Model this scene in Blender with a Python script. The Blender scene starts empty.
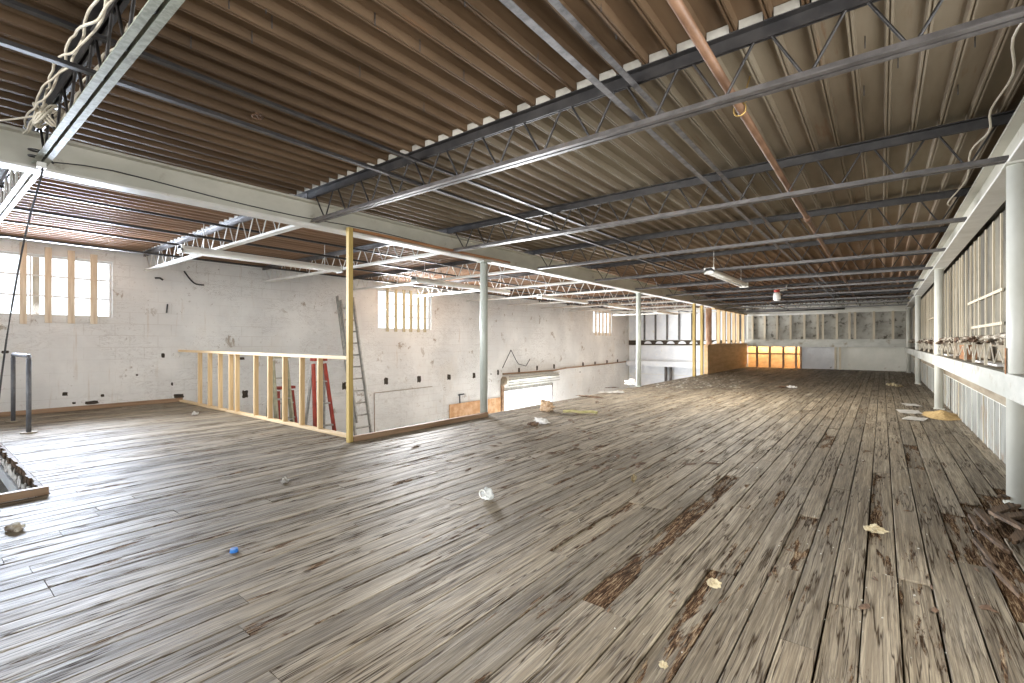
import bpy, bmesh, math, random
from mathutils import Vector, Matrix
random.seed(7)
C = bpy.context.scene.collection
SC = bpy.context.scene
S = 1.1                                    # metres per unit: one unit is the camera's height over the plank floor
PI = math.pi

# ------------------------------------------------------------------ camera, world, light, exposure
YAW = math.radians(37.92); FPX = 475.0
cs, sn = math.cos(YAW), math.sin(YAW)
cam_d = bpy.data.cameras.new('camera'); cam = bpy.data.objects.new('camera', cam_d); C.objects.link(cam)
cam.location = (0, 0, S); cam.rotation_euler = (PI/2, 0, YAW)
cam_d.sensor_width = 36; cam_d.lens = 36*FPX/1024; cam_d.clip_start = 0.02; cam_d.clip_end = 200
SC.camera = cam

W = bpy.data.worlds.new('sky'); SC.world = W; W.use_nodes = True
bg = W.node_tree.nodes['Background']; bg.inputs[0].default_value = (0.92, 0.96, 1.0, 1); bg.inputs[1].default_value = 2.0
vs = SC.view_settings; vs.view_transform = 'Standard'; vs.look = 'None'; vs.gamma = 1; vs.use_curve_mapping = False
vs.exposure = 0.64
SC.cycles.max_bounces = 10; SC.cycles.diffuse_bounces = 6; SC.cycles.transparent_max_bounces = 12
SC.cycles.caustics_reflective = False; SC.cycles.caustics_refractive = False
SC.cycles.sample_clamp_indirect = 6

def area(name, loc, rot, sx, sy, power, col=(0.9, 0.95, 1.0), spread=PI):
    d = bpy.data.lights.new(name, 'AREA'); d.shape = 'RECTANGLE'; d.size = sx*S; d.size_y = sy*S
    d.energy = power; d.color = col; d.spread = spread
    o = bpy.data.objects.new(name, d); C.objects.link(o); o.location = Vector(loc)*S; o.rotation_euler = rot
    return o
LX, RX, FY, BY = -9.25, 0.80, 20.6, -3.2           # wall planes
LOWZ, TOPZ = -2.3, 2.44
# daylight at the windows and roll-up door; rear and side lamps are added fill
area('added_rear_fill', (-1.9, BY+0.05, 1.35), (PI/2, 0, 0), 3.4, 1.7, 48, (1.0, 0.97, 0.93), 0.7)  # added lamp at an unseen rear window, aimed to reach the far wall
area('added_rear_fill_stair', (-6.6, BY+0.05, 1.35), (PI/2, 0, 0), 3.4, 1.7, 26, (0.97, 0.98, 1.0), 0.9)  # added fill lamp at the unseen rear window on the stair side
area('added_side_fill', (RX+0.2, 0.85, 1.28), (PI/2, 0, PI/2), 3.4, 1.6, 72, (1.0, 0.96, 0.90))  # added lamp at an unseen side window, brightening the near part of the room
area('daylight_slatted_window', (LX+0.05, 1.1, 1.8), (PI/2, 0, -PI/2), 1.65, 0.8, 200, (0.76, 0.85, 1.0), 1.9)
area('daylight_middle_window', (LX+0.05, 7.63, 1.78), (PI/2, 0, -PI/2), 1.55, 0.85, 350, (0.97, 0.98, 1.0), 1.75)
area('daylight_far_window', (LX+0.05, 18.05, 1.8), (PI/2, 0, -PI/2), 1.55, 0.85, 130, (1.0, 0.98, 0.95), 2.0)
area('daylight_garage_opening', (LX-0.10, 12.76, -1.45), (PI/2, 0, -PI/2), 2.6, 1.6, 800, (0.95, 0.97, 1.0))
# added fill lamps under the strip lights, which are unlit
for yy in (2.95, 6.7, 10.3, 13.8, 17.5): area('added_strip_fill', (-6.35, yy, 2.015), (0, 0, 0), .12, 2.0, 30, (1.0, 0.97, 0.92))
area('added_strip_fill', (-2.05, 8.6, 2.005), (0, 0, 0), .12, 2.2, 100, (1.0, 0.95, 0.86))
def bulb(name, loc, power, col, r=0.04):
    d = bpy.data.lights.new(name, 'POINT'); d.energy = power; d.color = col; d.shadow_soft_size = r
    o = bpy.data.objects.new(name, d); C.objects.link(o); o.location = Vector(loc)*S
bulb('warm_alcove_bulb', (-3.85, 20.84, 0.95), 30, (1.0, 0.86, 0.60))
bulb('warm_alcove_bulb', (-2.85, 20.84, 0.95), 30, (1.0, 0.86, 0.60))

# ------------------------------------------------------------------ node helpers and materials
class NT:
    def __init__(s, name):
        s.m = bpy.data.materials.new(name); s.m.use_nodes = True; s.t = s.m.node_tree; s.t.nodes.clear()
        s.out = s.n('ShaderNodeOutputMaterial'); s.b = s.n('ShaderNodeBsdfPrincipled')
        s.t.links.new(s.b.outputs[0], s.out.inputs[0])
        s.tc = s.n('ShaderNodeTexCoord'); s.P = s.tc.outputs['Object']
    def n(s, k): return s.t.nodes.new(k)
    def put(s, sock, v):
        if hasattr(v, 'is_linked') or isinstance(v, bpy.types.NodeSocket): s.t.links.new(v, sock)
        elif isinstance(v, (tuple, list)) and len(v) == 3 and sock.type == 'RGBA': sock.default_value = (*v, 1)
        else: sock.default_value = v
    def math(s, op, a, b=0.0, clamp=False):
        n = s.n('ShaderNodeMath'); n.operation = op; n.use_clamp = clamp; s.put(n.inputs[0], a); s.put(n.inputs[1], b); return n.outputs[0]
    def scale(s, vec, sc, off=None):
        n = s.n('ShaderNodeMapping'); s.put(n.inputs[0], vec); n.inputs['Scale'].default_value = sc
        if off is not None: s.put(n.inputs['Location'], off)
        return n.outputs[0]
    def noise(s, vec, sc, det=4.0, rough=0.55, dist=0.0):
        n = s.n('ShaderNodeTexNoise'); s.put(n.inputs['Vector'], vec); n.inputs['Scale'].default_value = sc
        n.inputs['Detail'].default_value = det; n.inputs['Roughness'].default_value = rough; n.inputs['Distortion'].default_value = dist
        return n.outputs[0]
    def ramp(s, v, lo, hi, a=0.0, b=1.0):
        n = s.n('ShaderNodeMapRange'); s.put(n.inputs[0], v); n.inputs[1].default_value = lo; n.inputs[2].default_value = hi
        n.inputs[3].default_value = a; n.inputs[4].default_value = b; n.clamp = True; n.interpolation_type = 'SMOOTHSTEP'; return n.outputs[0]
    def mix(s, f, a, b, mode='MIX'):
        n = s.n('ShaderNodeMix'); n.data_type = 'RGBA'; n.blend_type = mode
        s.put(n.inputs[0], f); s.put(n.inputs[6], a); s.put(n.inputs[7], b); return n.outputs[2]
    def attr(s, name):
        n = s.n('ShaderNodeAttribute'); n.attribute_name = name; return n.outputs['Fac']
    def bump(s, h, strength, dist=0.01):
        n = s.n('ShaderNodeBump'); n.inputs['Strength'].default_value = strength; n.inputs['Distance'].default_value = dist
        s.put(n.inputs['Height'], h); s.t.links.new(n.outputs[0], s.b.inputs['Normal'])
    def fin(s, col, rough=0.6, metal=0.0, spec=0.5):
        s.put(s.b.inputs['Base Color'], col); s.put(s.b.inputs['Roughness'], rough); s.put(s.b.inputs['Metallic'], metal)
        s.b.inputs['Specular IOR Level'].default_value = spec
        return s.m

def simple(name, c1, c2, sc=(6, 6, 6), rough=0.6, metal=0.0, lo=0.35, hi=0.65, bump=0.0, spec=0.4, dirt=None, dlo=0.6, dhi=0.7):
    t = NT(name); v = t.scale(t.P, sc)
    f = t.noise(v, 1.0, 5, 0.6); col = t.mix(t.ramp(f, lo, hi), c1, c2)
    if dirt:
        g = t.noise(t.scale(t.P, (2.3, 2.3, 2.3)), 1.7, 8, 0.7); col = t.mix(t.ramp(g, dlo, dhi), col, dirt)
    if bump: t.bump(f, bump)
    return t.fin(col, rough, metal, spec)

M = {}
M['beam'] = simple('pale_grey_green_paint', (0.50, 0.49, 0.42), (0.60, 0.585, 0.51), (1, 1.5, 3), 0.5, dirt=(0.40, 0.37, 0.30))
M['white_steel'] = simple('white_steel_paint', (0.62, 0.61, 0.56), (0.74, 0.73, 0.69), (3, 3, 3), 0.45, dirt=(0.45, 0.38, 0.30), dlo=0.62, dhi=0.74)
M['column'] = simple('pale_cream_grey_paint', (0.58, 0.58, 0.51), (0.67, 0.67, 0.60), (4, 4, 2), 0.4, dirt=(0.40, 0.36, 0.30), dlo=0.66, dhi=0.75)
M['well_column'] = simple('grey_green_column_paint', (0.40, 0.43, 0.39), (0.50, 0.53, 0.48), (4, 4, 2), 0.42, dirt=(0.3, 0.27, 0.22), dlo=0.64, dhi=0.75)
M['board_green'] = simple('weathered_slat', (0.42, 0.37, 0.23), (0.55, 0.50, 0.34), (20, 20, 2), 0.6)
M['dark_steel'] = simple('dark_joist_paint', (0.018, 0.017, 0.018), (0.04, 0.037, 0.036), (9, 9, 9), 0.45, spec=0.5)
M['grey_steel'] = simple('grey_joist_paint', (0.052, 0.047, 0.045), (0.10, 0.092, 0.088), (9, 9, 9), 0.4, spec=0.6, dirt=(0.10, 0.07, 0.05))
M['zinc'] = simple('weathered_zinc_green_grey', (0.21, 0.23, 0.185), (0.34, 0.36, 0.30), (30, 30, 30), 0.5, 0.1, dirt=(0.14, 0.14, 0.11), dlo=0.5, dhi=0.7)
M['bridge'] = simple('grey_bridging_steel', (0.05, 0.048, 0.05), (0.15, 0.145, 0.148), (14, 14, 14), 0.4, spec=0.6)
M['copper'] = simple('brown_painted_pipe', (0.13, 0.07, 0.04), (0.22, 0.125, 0.075), (8, 3, 8), 0.45)
M['brass'] = simple('old_brass', (0.45, 0.30, 0.10), (0.6, 0.42, 0.16), (20, 20, 20), 0.35, 0.8)
M['rust'] = simple('red_brown_wood', (0.27, 0.12, 0.05), (0.40, 0.20, 0.09), (20, 1.5, 20), 0.6)
M['pine'] = simple('fresh_pine', (0.60, 0.42, 0.22), (0.74, 0.56, 0.33), (25, 25, 1.5), 0.55)
M['pine_long'] = simple('fresh_pine_rail', (0.62, 0.45, 0.25), (0.76, 0.60, 0.38), (1.5, 25, 25), 0.55)
M['treated'] = simple('treated_yellow_pine', (0.42, 0.30, 0.09), (0.58, 0.43, 0.16), (25, 25, 1.5), 0.55)
M['curb'] = simple('brown_curb_wood', (0.23, 0.14, 0.08), (0.36, 0.24, 0.15), (25, 1.5, 25), 0.6)
M['ply'] = simple('tan_plywood', (0.50, 0.33, 0.16), (0.62, 0.43, 0.23), (5, 1.2, 8), 0.55, dirt=(0.36, 0.21, 0.09), dlo=0.62, dhi=0.8)
M['osb'] = simple('orange_plywood_scrap', (0.55, 0.30, 0.14), (0.70, 0.46, 0.27), (5, 5, 5), 0.6, dirt=(0.35, 0.18, 0.09))
M['brownply'] = simple('weathered_brown_plywood', (0.20, 0.16, 0.11), (0.36, 0.31, 0.23), (20, 0.8, 6), 0.6)
M['peeled'] = simple('peeled_column_wood', (0.42, 0.24, 0.15), (0.60, 0.40, 0.28), (6, 6, 3), 0.6)
M['stud_pale'] = simple('pale_wall_stud', (0.50, 0.43, 0.31), (0.66, 0.60, 0.47), (20, 20, 1.5), 0.6, dirt=(0.36, 0.29, 0.2), dlo=0.6, dhi=0.75)
M['panel'] = simple('grey_green_panel', (0.07, 0.064, 0.05), (0.20, 0.18, 0.135), (2, 1.6, .7), 0.7, dirt=(0.06, 0.05, 0.035), dlo=0.5, dhi=0.75)
M['stud_white'] = simple('white_stud_edge', (0.60, 0.60, 0.54), (0.70, 0.70, 0.64), (20, 20, 2), 0.6, dirt=(0.4, 0.33, 0.25), dlo=0.6, dhi=0.72)
M['lowpanel'] = simple('grey_sheet_panel', (0.17, 0.175, 0.16), (0.29, 0.295, 0.27), (2, 1.8, 1), 0.7, dirt=(0.20, 0.16, 0.12), dlo=0.5, dhi=0.66)
M['mottled'] = simple('mottled_grey_panel', (0.46, 0.45, 0.40), (0.30, 0.29, 0.25), (2, 2, 2), 0.7, dirt=(0.10, 0.09, 0.07), dlo=0.53, dhi=0.66)
M['white_panel'] = simple('white_far_panel', (0.62, 0.655, 0.70), (0.72, 0.75, 0.78), (2, 2, 2), 0.6, dirt=(0.62, 0.60, 0.52), dlo=0.58, dhi=0.72)
M['plain'] = simple('pale_far_panel', (0.66, 0.66, 0.59), (0.74, 0.73, 0.66), (2, 2, 2), 0.6, dirt=(0.56, 0.52, 0.44))
M['lowgrey'] = simple('grey_sheet', (0.54, 0.55, 0.56), (0.64, 0.65, 0.66), (2, 2, 2), 0.6, dirt=(0.22, 0.2, 0.18))
M['fascia'] = simple('white_flaking_fascia', (0.50, 0.51, 0.46), (0.62, 0.62, 0.57), (2, 2, 5), 0.6, dirt=(0.36, 0.32, 0.24), dlo=0.54, dhi=0.68)
M['hole'] = simple('recess_shade', (0.03, 0.025, 0.02), (0.07, 0.055, 0.04), (30, 30, 30), 0.9)  # painted shade for the wall pockets and the far gap
M['white'] = simple('white_enamel', (0.78, 0.78, 0.74), (0.84, 0.84, 0.80), (3, 3, 3), 0.35)
M['tube'] = simple('fluorescent_tube_glass', (0.86, 0.87, 0.84), (0.9, 0.9, 0.88), (3, 3, 3), 0.15)
M['black'] = simple('black_cable', (0.03, 0.03, 0.035), (0.06, 0.06, 0.06), (9, 9, 9), 0.5)
M['cable'] = simple('off_white_cable', (0.60, 0.54, 0.43), (0.74, 0.69, 0.58), (9, 9, 9), 0.5)
M['alu'] = simple('grey_aluminium', (0.30, 0.30, 0.28), (0.44, 0.43, 0.40), (9, 9, 9), 0.4, 0.4)
M['red'] = simple('red_fibreglass', (0.22, 0.028, 0.018), (0.32, 0.048, 0.03), (9, 9, 9), 0.4)
M['olive'] = simple('olive_grey_ladder', (0.27, 0.26, 0.18), (0.38, 0.36, 0.26), (9, 9, 9), 0.45)
M['pipe'] = simple('blue_grey_pipe', (0.10, 0.105, 0.12), (0.17, 0.175, 0.19), (9, 9, 9), 0.5)
M['paper'] = simple('white_paper', (0.76, 0.74, 0.70), (0.85, 0.83, 0.80), (9, 9, 9), 0.7)
M['foam'] = simple('yellow_foam', (0.44, 0.36, 0.22), (0.62, 0.54, 0.36), (40, 40, 40), 0.8)
M['tanrag'] = simple('tan_crumpled_bag', (0.48, 0.32, 0.19), (0.70, 0.54, 0.38), (20, 20, 20), 0.75)
M['brownbit'] = simple('rotten_wood_bit', (0.08, 0.048, 0.032), (0.20, 0.125, 0.075), (20, 20, 20), 0.8)
M['splinter'] = simple('split_brown_wood', (0.045, 0.03, 0.02), (0.22, 0.145, 0.09), (45, 3, 45), 0.7)
M['sawdust'] = simple('golden_sawdust', (0.42, 0.28, 0.11), (0.56, 0.40, 0.19), (30, 30, 30), 0.9, bump=0.5)
M['blue'] = simple('blue_plastic', (0.03, 0.16, 0.50), (0.06, 0.24, 0.62), (9, 9, 9), 0.3)
M['clear'] = simple('cloudy_plastic', (0.46, 0.48, 0.47), (0.60, 0.62, 0.61), (9, 9, 9), 0.15)
M['twig'] = simple('yellow_green_stick', (0.42, 0.38, 0.17), (0.56, 0.50, 0.26), (9, 9, 9), 0.7)
M['insul'] = simple('grimy_insulation', (0.46, 0.40, 0.30), (0.70, 0.65, 0.55), (18, 18, 18), 0.9, dirt=(0.14, 0.10, 0.065), dlo=0.44, dhi=0.58, bump=0.6)
M['sub'] = simple('dark_subfloor', (0.03, 0.022, 0.015), (0.06, 0.045, 0.03), (9, 9, 9), 0.9)
M['concrete'] = simple('pale_concrete', (0.52, 0.51, 0.49), (0.62, 0.61, 0.59), (2, 2, 2), 0.7)
M['board'] = simple('window_slat_board', (0.58, 0.47, 0.34), (0.72, 0.63, 0.50), (20, 20, 2), 0.6)
M['frame'] = simple('window_frame_paint', (0.60, 0.58, 0.55), (0.72, 0.70, 0.68), (9, 9, 9), 0.5)
M['redpart'] = simple('red_valve', (0.45, 0.05, 0.04), (0.55, 0.08, 0.06), (9, 9, 9), 0.4)

def glass_mat():
    t = NT('window_glass'); tr = t.n('ShaderNodeBsdfTransparent'); gl = t.n('ShaderNodeBsdfGlossy'); mx = t.n('ShaderNodeMixShader')
    tr.inputs[0].default_value = (0.96, 0.98, 1.0, 1); gl.inputs['Roughness'].default_value = 0.05
    mx.inputs[0].default_value = 0.06
    t.t.links.new(tr.outputs[0], mx.inputs[1]); t.t.links.new(gl.outputs[0], mx.inputs[2]); t.t.links.new(mx.outputs[0], t.out.inputs[0])
    return t.m
M['gap_light'] = simple('beige_gap_light', (0.30, 0.285, 0.25), (0.48, 0.46, 0.41), (4, 4, 4), 0.7)
M['glass'] = glass_mat()

def floor_mat():
    t = NT('weathered_floorboards'); rnd = t.attr('rnd'); rot = t.attr('rot')
    cx = t.n('ShaderNodeCombineXYZ'); t.put(cx.inputs[0], t.math('MULTIPLY', rnd, 37.0)); t.put(cx.inputs[1], t.math('MULTIPLY', rnd, 91.0)); off = cx.outputs[0]
    fine = t.noise(t.scale(t.P, (170, 3.5, 1), off), 1.0, 4, 0.7)
    grain = t.noise(t.scale(t.P, (42, 1.1, 1), off), 1.0, 6, 0.65, 0.6)
    broad = t.noise(t.scale(t.P, (2.0, 0.5, 1), off), 1.0, 5, 0.6)
    patch = t.noise(t.scale(t.P, (0.8, 0.8, 1)), 1.0, 4, 0.6)
    col = t.mix(t.ramp(grain, 0.33, 0.66), (0.175, 0.138, 0.092), (0.40, 0.34, 0.245))
    col = t.mix(t.ramp(fine, 0.40, 0.60, 0.75, 0.0), col, (0.10, 0.078, 0.055))
    col = t.mix(t.ramp(broad, 0.45, 0.75, 0.0, 0.4), col, (0.38, 0.34, 0.275))
    col = t.mix(t.ramp(patch, 0.45, 0.65, 0.0, 0.4), col, (0.25, 0.20, 0.135))
    v = t.math('ADD', 0.76, t.math('MULTIPLY', rnd, 0.48))
    col = t.mix(1.0, col, v, 'MULTIPLY') if False else col
    hs = t.n('ShaderNodeHueSaturation'); t.put(hs.inputs['Value'], v); t.put(hs.inputs['Color'], col); col = hs.outputs[0]
    # long dark splits that follow the grain
    crack = t.noise(t.scale(t.P, (28, 1.15, 1), off), 1.0, 3, 0.55, 0.15)
    where = t.noise(t.scale(t.P, (5.0, 1.3, 1), off), 1.0, 3, 0.5)
    c1 = t.ramp(t.math('ABSOLUTE', t.math('SUBTRACT', crack, 0.5)), 0.0, 0.04, 1.0, 0.0)
    c1 = t.math('MULTIPLY', c1, t.ramp(where, 0.43, 0.56))
    crack2 = t.noise(t.scale(t.P, (66, 2.0, 1), off), 1.0, 3, 0.55, 0.2)
    where2 = t.noise(t.scale(t.P, (7, 1.7, 1), off), 1.0, 3, 0.5)
    c2 = t.math('MULTIPLY', t.ramp(t.math('ABSOLUTE', t.math('SUBTRACT', crack2, 0.5)), 0.0, 0.045, 1.0, 0.0), t.ramp(where2, 0.42, 0.58))
    c1 = t.math('MAXIMUM', c1, t.math('MULTIPLY', c2, 0.5))
    # gouges and rot: brown, stringy, lying along the grain
    rn = t.noise(t.scale(t.P, (13, 1.7, 1), off), 1.0, 6, 0.7, 0.5)
    rr = t.math('ADD', rn, t.math('MULTIPLY', rot, 0.42))
    rotm = t.ramp(rr, 0.64, 0.70)
    fib = t.noise(t.scale(t.P, (95, 9, 1), off), 1.0, 5, 0.7, 1.2)
    n = t.n('ShaderNodeValToRGB'); t.put(n.inputs[0], fib); e = n.color_ramp.elements
    e[0].position = 0.40; e[0].color = (0.022, 0.013, 0.008, 1); e[1].position = 0.63; e[1].color = (0.40, 0.30, 0.19, 1)
    k = e.new(0.52); k.color = (0.13, 0.072, 0.038, 1)
    col = t.mix(rotm, col, n.outputs[0])
    col = t.mix(t.math('MULTIPLY', c1, 0.9), col, (0.04, 0.026, 0.016))
    hgt = t.math('ADD', t.math('MULTIPLY', grain, 0.5), t.math('MULTIPLY', fine, 0.25))
    hgt = t.math('SUBTRACT', hgt, t.math('MULTIPLY', c1, 0.6))
    hgt = t.math('SUBTRACT', hgt, t.math('MULTIPLY', rotm, t.math('SUBTRACT', 1.3, fib)))
    t.bump(hgt, 0.8, 0.007)
    rough = t.math('ADD', t.ramp(grain, 0.3, 0.7, 0.64, 0.50), t.math('MULTIPLY', rotm, 0.35))
    m_ = t.fin(col, rough, 0.0, 0.38)
    t.put(t.b.inputs['Specular IOR Level'], t.math('MULTIPLY', 0.38, t.math('SUBTRACT', 1.0, t.math('MAXIMUM', c1, t.math('MULTIPLY', rotm, 0.85)))))
    return m_
M['floor'] = floor_mat()

def wall_mat():
    t = NT('flaking_white_block_wall')
    sw = t.n('ShaderNodeSeparateXYZ'); t.put(sw.inputs[0], t.P)
    cm = t.n('ShaderNodeCombineXYZ'); t.put(cm.inputs[0], sw.outputs[1]); t.put(cm.inputs[1], sw.outputs[2])
    br = t.n('ShaderNodeTexBrick'); t.put(br.inputs['Vector'], cm.outputs[0]); br.inputs['Scale'].default_value = 1.0
    br.inputs['Brick Width'].default_value = 0.40; br.inputs['Row Height'].default_value = 0.20; br.inputs['Mortar Size'].default_value = 0.006
    br.inputs['Mortar Smooth'].default_value = 0.3
    big = t.noise(t.P, 0.7, 6, 0.62); col = t.mix(t.ramp(big, 0.38, 0.66), (0.675, 0.685, 0.68), (0.80, 0.81, 0.80))
    warm = t.noise(t.scale(t.P, (1, 0.5, 0.35)), 1.3, 5, 0.65); col = t.mix(t.ramp(warm, 0.55, 0.75, 0, 0.45), col, (0.64, 0.59, 0.52))
    mort = t.math('MULTIPLY', br.outputs['Fac'], t.ramp(t.noise(t.P, 1.1, 3), 0.42, 0.6, 0.05, 0.36)); col = t.mix(mort, col, (0.46, 0.43, 0.39))
    fl = t.noise(t.scale(t.P, (1, 0.8, 0.65)), 4.2, 10, 0.72, 0.4); m = t.math('MULTIPLY', t.ramp(fl, 0.60, 0.625), t.ramp(t.noise(t.P, 0.9, 2), 0.42, 0.56))
    col = t.mix(t.math('MULTIPLY', m, 0.8), col, (0.34, 0.29, 0.23))
    fk = t.noise(t.P, 16.0, 6, 0.7); fm = t.math('MULTIPLY', t.ramp(fk, 0.63, 0.66), t.ramp(t.noise(t.P, 1.4, 4, 0.6), 0.44, 0.62)); col = t.mix(t.math('MULTIPLY', fm, 0.7), col, (0.28, 0.25, 0.21))
    st = t.noise(t.scale(t.P, (1, 5.0, 0.45)), 1.6, 5, 0.6); col = t.mix(t.ramp(st, 0.62, 0.76, 0, 0.5), col, (0.50, 0.40, 0.30))
    sc = t.noise(t.scale(t.P, (1, 1.0, 3.0)), 2.6, 9, 0.75, 1.2)
    c = t.ramp(t.math('ABSOLUTE', t.math('SUBTRACT', sc, 0.5)), 0.0, 0.009, 1.0, 0.0); c = t.math('MULTIPLY', c, t.ramp(t.noise(t.P, 0.8, 3), 0.44, 0.56))
    col = t.mix(t.math('MULTIPLY', c, 0.75), col, (0.22, 0.19, 0.16))
    t.bump(t.math('SUBTRACT', t.math('MULTIPLY', big, 0.6), t.math('ADD', t.math('MULTIPLY', br.outputs['Fac'], 0.6), m)), 0.5, 0.006)
    return t.fin(col, 0.65, 0, 0.3)
M['wall'] = wall_mat()

def deck_mat():
    t = NT('brown_primed_roof_deck')
    sp = t.n('ShaderNodeSeparateXYZ'); t.put(sp.inputs[0], t.P)
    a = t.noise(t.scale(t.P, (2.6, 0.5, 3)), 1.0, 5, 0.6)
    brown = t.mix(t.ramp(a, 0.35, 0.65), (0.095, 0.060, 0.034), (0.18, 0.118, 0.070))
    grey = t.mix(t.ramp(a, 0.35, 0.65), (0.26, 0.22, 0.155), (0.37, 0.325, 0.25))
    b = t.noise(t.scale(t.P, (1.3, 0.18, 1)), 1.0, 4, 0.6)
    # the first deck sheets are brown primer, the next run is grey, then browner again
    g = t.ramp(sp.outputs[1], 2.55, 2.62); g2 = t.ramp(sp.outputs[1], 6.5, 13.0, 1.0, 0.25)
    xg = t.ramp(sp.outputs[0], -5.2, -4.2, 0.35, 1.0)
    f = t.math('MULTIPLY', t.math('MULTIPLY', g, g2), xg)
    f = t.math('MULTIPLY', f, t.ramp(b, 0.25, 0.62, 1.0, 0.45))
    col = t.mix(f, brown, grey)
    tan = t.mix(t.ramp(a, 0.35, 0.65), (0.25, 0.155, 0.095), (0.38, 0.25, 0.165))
    col = t.mix(t.math('MAXIMUM', t.ramp(sp.outputs[1], 6.0, 14.0, 0.0, 0.85), t.ramp(sp.outputs[0], -6.0, -4.75, 0.75, 0.0)), col, tan)  # paler tone paints in the light on the far and well-side deck
    r = t.noise(t.scale(t.P, (9, 0.8, 9)), 1.0, 6, 0.7); col = t.mix(t.ramp(r, 0.60, 0.72, 0, 0.6), col, (0.20, 0.10, 0.045))
    return t.fin(col, 0.6, 0.0, 0.18)
M['deck'] = deck_mat()

# ------------------------------------------------------------------ geometry helpers (arguments in camera-height units)
def V(*a): return Vector(a)
def bx(bm, x0, y0, z0, x1, y1, z1):
    vs_ = [bm.verts.new((x*S, y*S, z*S)) for z in (z0, z1) for y in (y0, y1) for x in (x0, x1)]
    for f in ((0, 2, 3, 1), (4, 5, 7, 6), (0, 1, 5, 4), (2, 6, 7, 3), (0, 4, 6, 2), (1, 3, 7, 5)): bm.faces.new([vs_[i] for i in f])
    return bm
def box(*a): return bx(bmesh.new(), *a)
def bar(bm, p, q, w, h, up=(0, 0, 1)):
    p, q = Vector(p), Vector(q); d = (q-p).normalized(); u = Vector(up)
    if abs(d.dot(u)) > 0.98: u = Vector((0, 1, 0))
    r = d.cross(u).normalized(); u = r.cross(d)
    vs_ = [bm.verts.new((c + r*a*w/2 + u*b*h/2)*S) for c in (p, q) for a, b in ((-1, -1), (1, -1), (1, 1), (-1, 1))]
    for f in ((3, 2, 1, 0), (4, 5, 6, 7), (0, 1, 5, 4), (1, 2, 6, 5), (2, 3, 7, 6), (3, 0, 4, 7)): bm.faces.new([vs_[i] for i in f])
    return bm
def tube(bm, pts, r, n=8, cap=True):
    pts = [Vector(p) for p in pts]; rings = []
    up = Vector((0, 0, 1))
    for i, p in enumerate(pts):
        d = (pts[min(i+1, len(pts)-1)] - pts[max(i-1, 0)]).normalized()
        u = up if abs(d.dot(up)) < 0.95 else Vector((0, 1, 0))
        a = d.cross(u).normalized(); b = a.cross(d)
        rings.append([bm.verts.new((p + (a*math.cos(2*PI*k/n) + b*math.sin(2*PI*k/n))*r)*S) for k in range(n)])
    for A, B in zip(rings, rings[1:]):
        for k in range(n):
            f = bm.faces.new((A[k], A[(k+1) % n], B[(k+1) % n], B[k])); f.smooth = n > 5
    if cap: bm.faces.new(rings[0][::-1]); bm.faces.new(rings[-1])
    return bm
def lathe(bm, x, y, prof, n=24):
    rings = [[bm.verts.new(((x + r*math.cos(2*PI*k/n))*S, (y + r*math.sin(2*PI*k/n))*S, z*S)) for k in range(n)] for r, z in prof]
    for A, B in zip(rings, rings[1:]):
        for k in range(n): f = bm.faces.new((A[k], A[(k+1) % n], B[(k+1) % n], B[k])); f.smooth = True
    bm.faces.new(rings[0][::-1]); bm.faces.new(rings[-1]); return bm
def prism(bm, prof, axis, a, b):
    """closed profile extruded along 'x' (profile y,z) or 'y' (profile x,z) from a to b"""
    f = (lambda p, t: (t*S, p[0]*S, p[1]*S)) if axis == 'x' else (lambda p, t: (p[0]*S, t*S, p[1]*S))
    A = [bm.verts.new(f(p, a)) for p in prof]; B = [bm.verts.new(f(p, b)) for p in prof]; n = len(prof)
    for k in range(n): bm.faces.new((A[k], A[(k+1) % n], B[(k+1) % n], B[k]))
    bm.faces.new(A[::-1]); bm.faces.new(B); return bm
WORLD = {}
def link(o, wl, parent):
    WORLD[o.name] = wl
    if parent: o.parent = parent; o.location = wl - WORLD[parent.name]
    else: o.location = wl
    C.objects.link(o); return o
def obj(name, bm, m, parent=None, bevel=0.0, world=False):
    bmesh.ops.recalc_face_normals(bm, faces=bm.faces)
    co = [v.co for v in bm.verts]; lo = [min(c[i] for c in co) for i in range(3)]; hi = [max(c[i] for c in co) for i in range(3)]
    wl = Vector((0, 0, 0)) if world else Vector(((lo[0]+hi[0])/2, (lo[1]+hi[1])/2, lo[2]))
    for v in bm.verts: v.co -= wl
    me = bpy.data.meshes.new(name); bm.to_mesh(me); bm.free(); me.materials.append(M[m] if isinstance(m, str) else m)
    o = bpy.data.objects.new(name, me); link(o, wl, parent)
    if bevel:
        b = o.modifiers.new('edge', 'BEVEL'); b.width = bevel*S; b.segments = 2; b.limit_method = 'ANGLE'
    return o
def tag(o, label, cat, group=None, kind=None):
    o['label'] = label; o['category'] = cat
    if group: o['group'] = group
    if kind: o['kind'] = kind
    return o
def thing(name, label, cat, loc, group=None):
    o = bpy.data.objects.new(name, None); o.empty_display_size = 0.1; link(o, Vector(loc)*S, None)
    return tag(o, label, cat, group)
def struct(name, bm, m, label=None, parent=None, bevel=0.0, world=True):
    o = obj(name, bm, m, parent, bevel, world); o['kind'] = 'structure'
    if label: o['label'] = label
    return o
def dup(root, dloc, label, group=None):
    r = root.copy(); C.objects.link(r); r.location = root.location + Vector(dloc)*S; WORLD[r.name] = r.location.copy(); r['label'] = label
    if group: r['group'] = group
    for ch in list(root.children):
        c = ch.copy(); C.objects.link(c); c.parent = r
        for g in ch.children: d = g.copy(); C.objects.link(d); d.parent = c
    return r
def ray(u): return (u-512)/FPX
def xat(u, Y): r = ray(u); return Y*(r*cs - sn)/(cs + r*sn)          # X of the point seen in column u on a plane of constant Y
def yat(u, X): r = ray(u); return X*(cs + r*sn)/(r*cs - sn)
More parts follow.
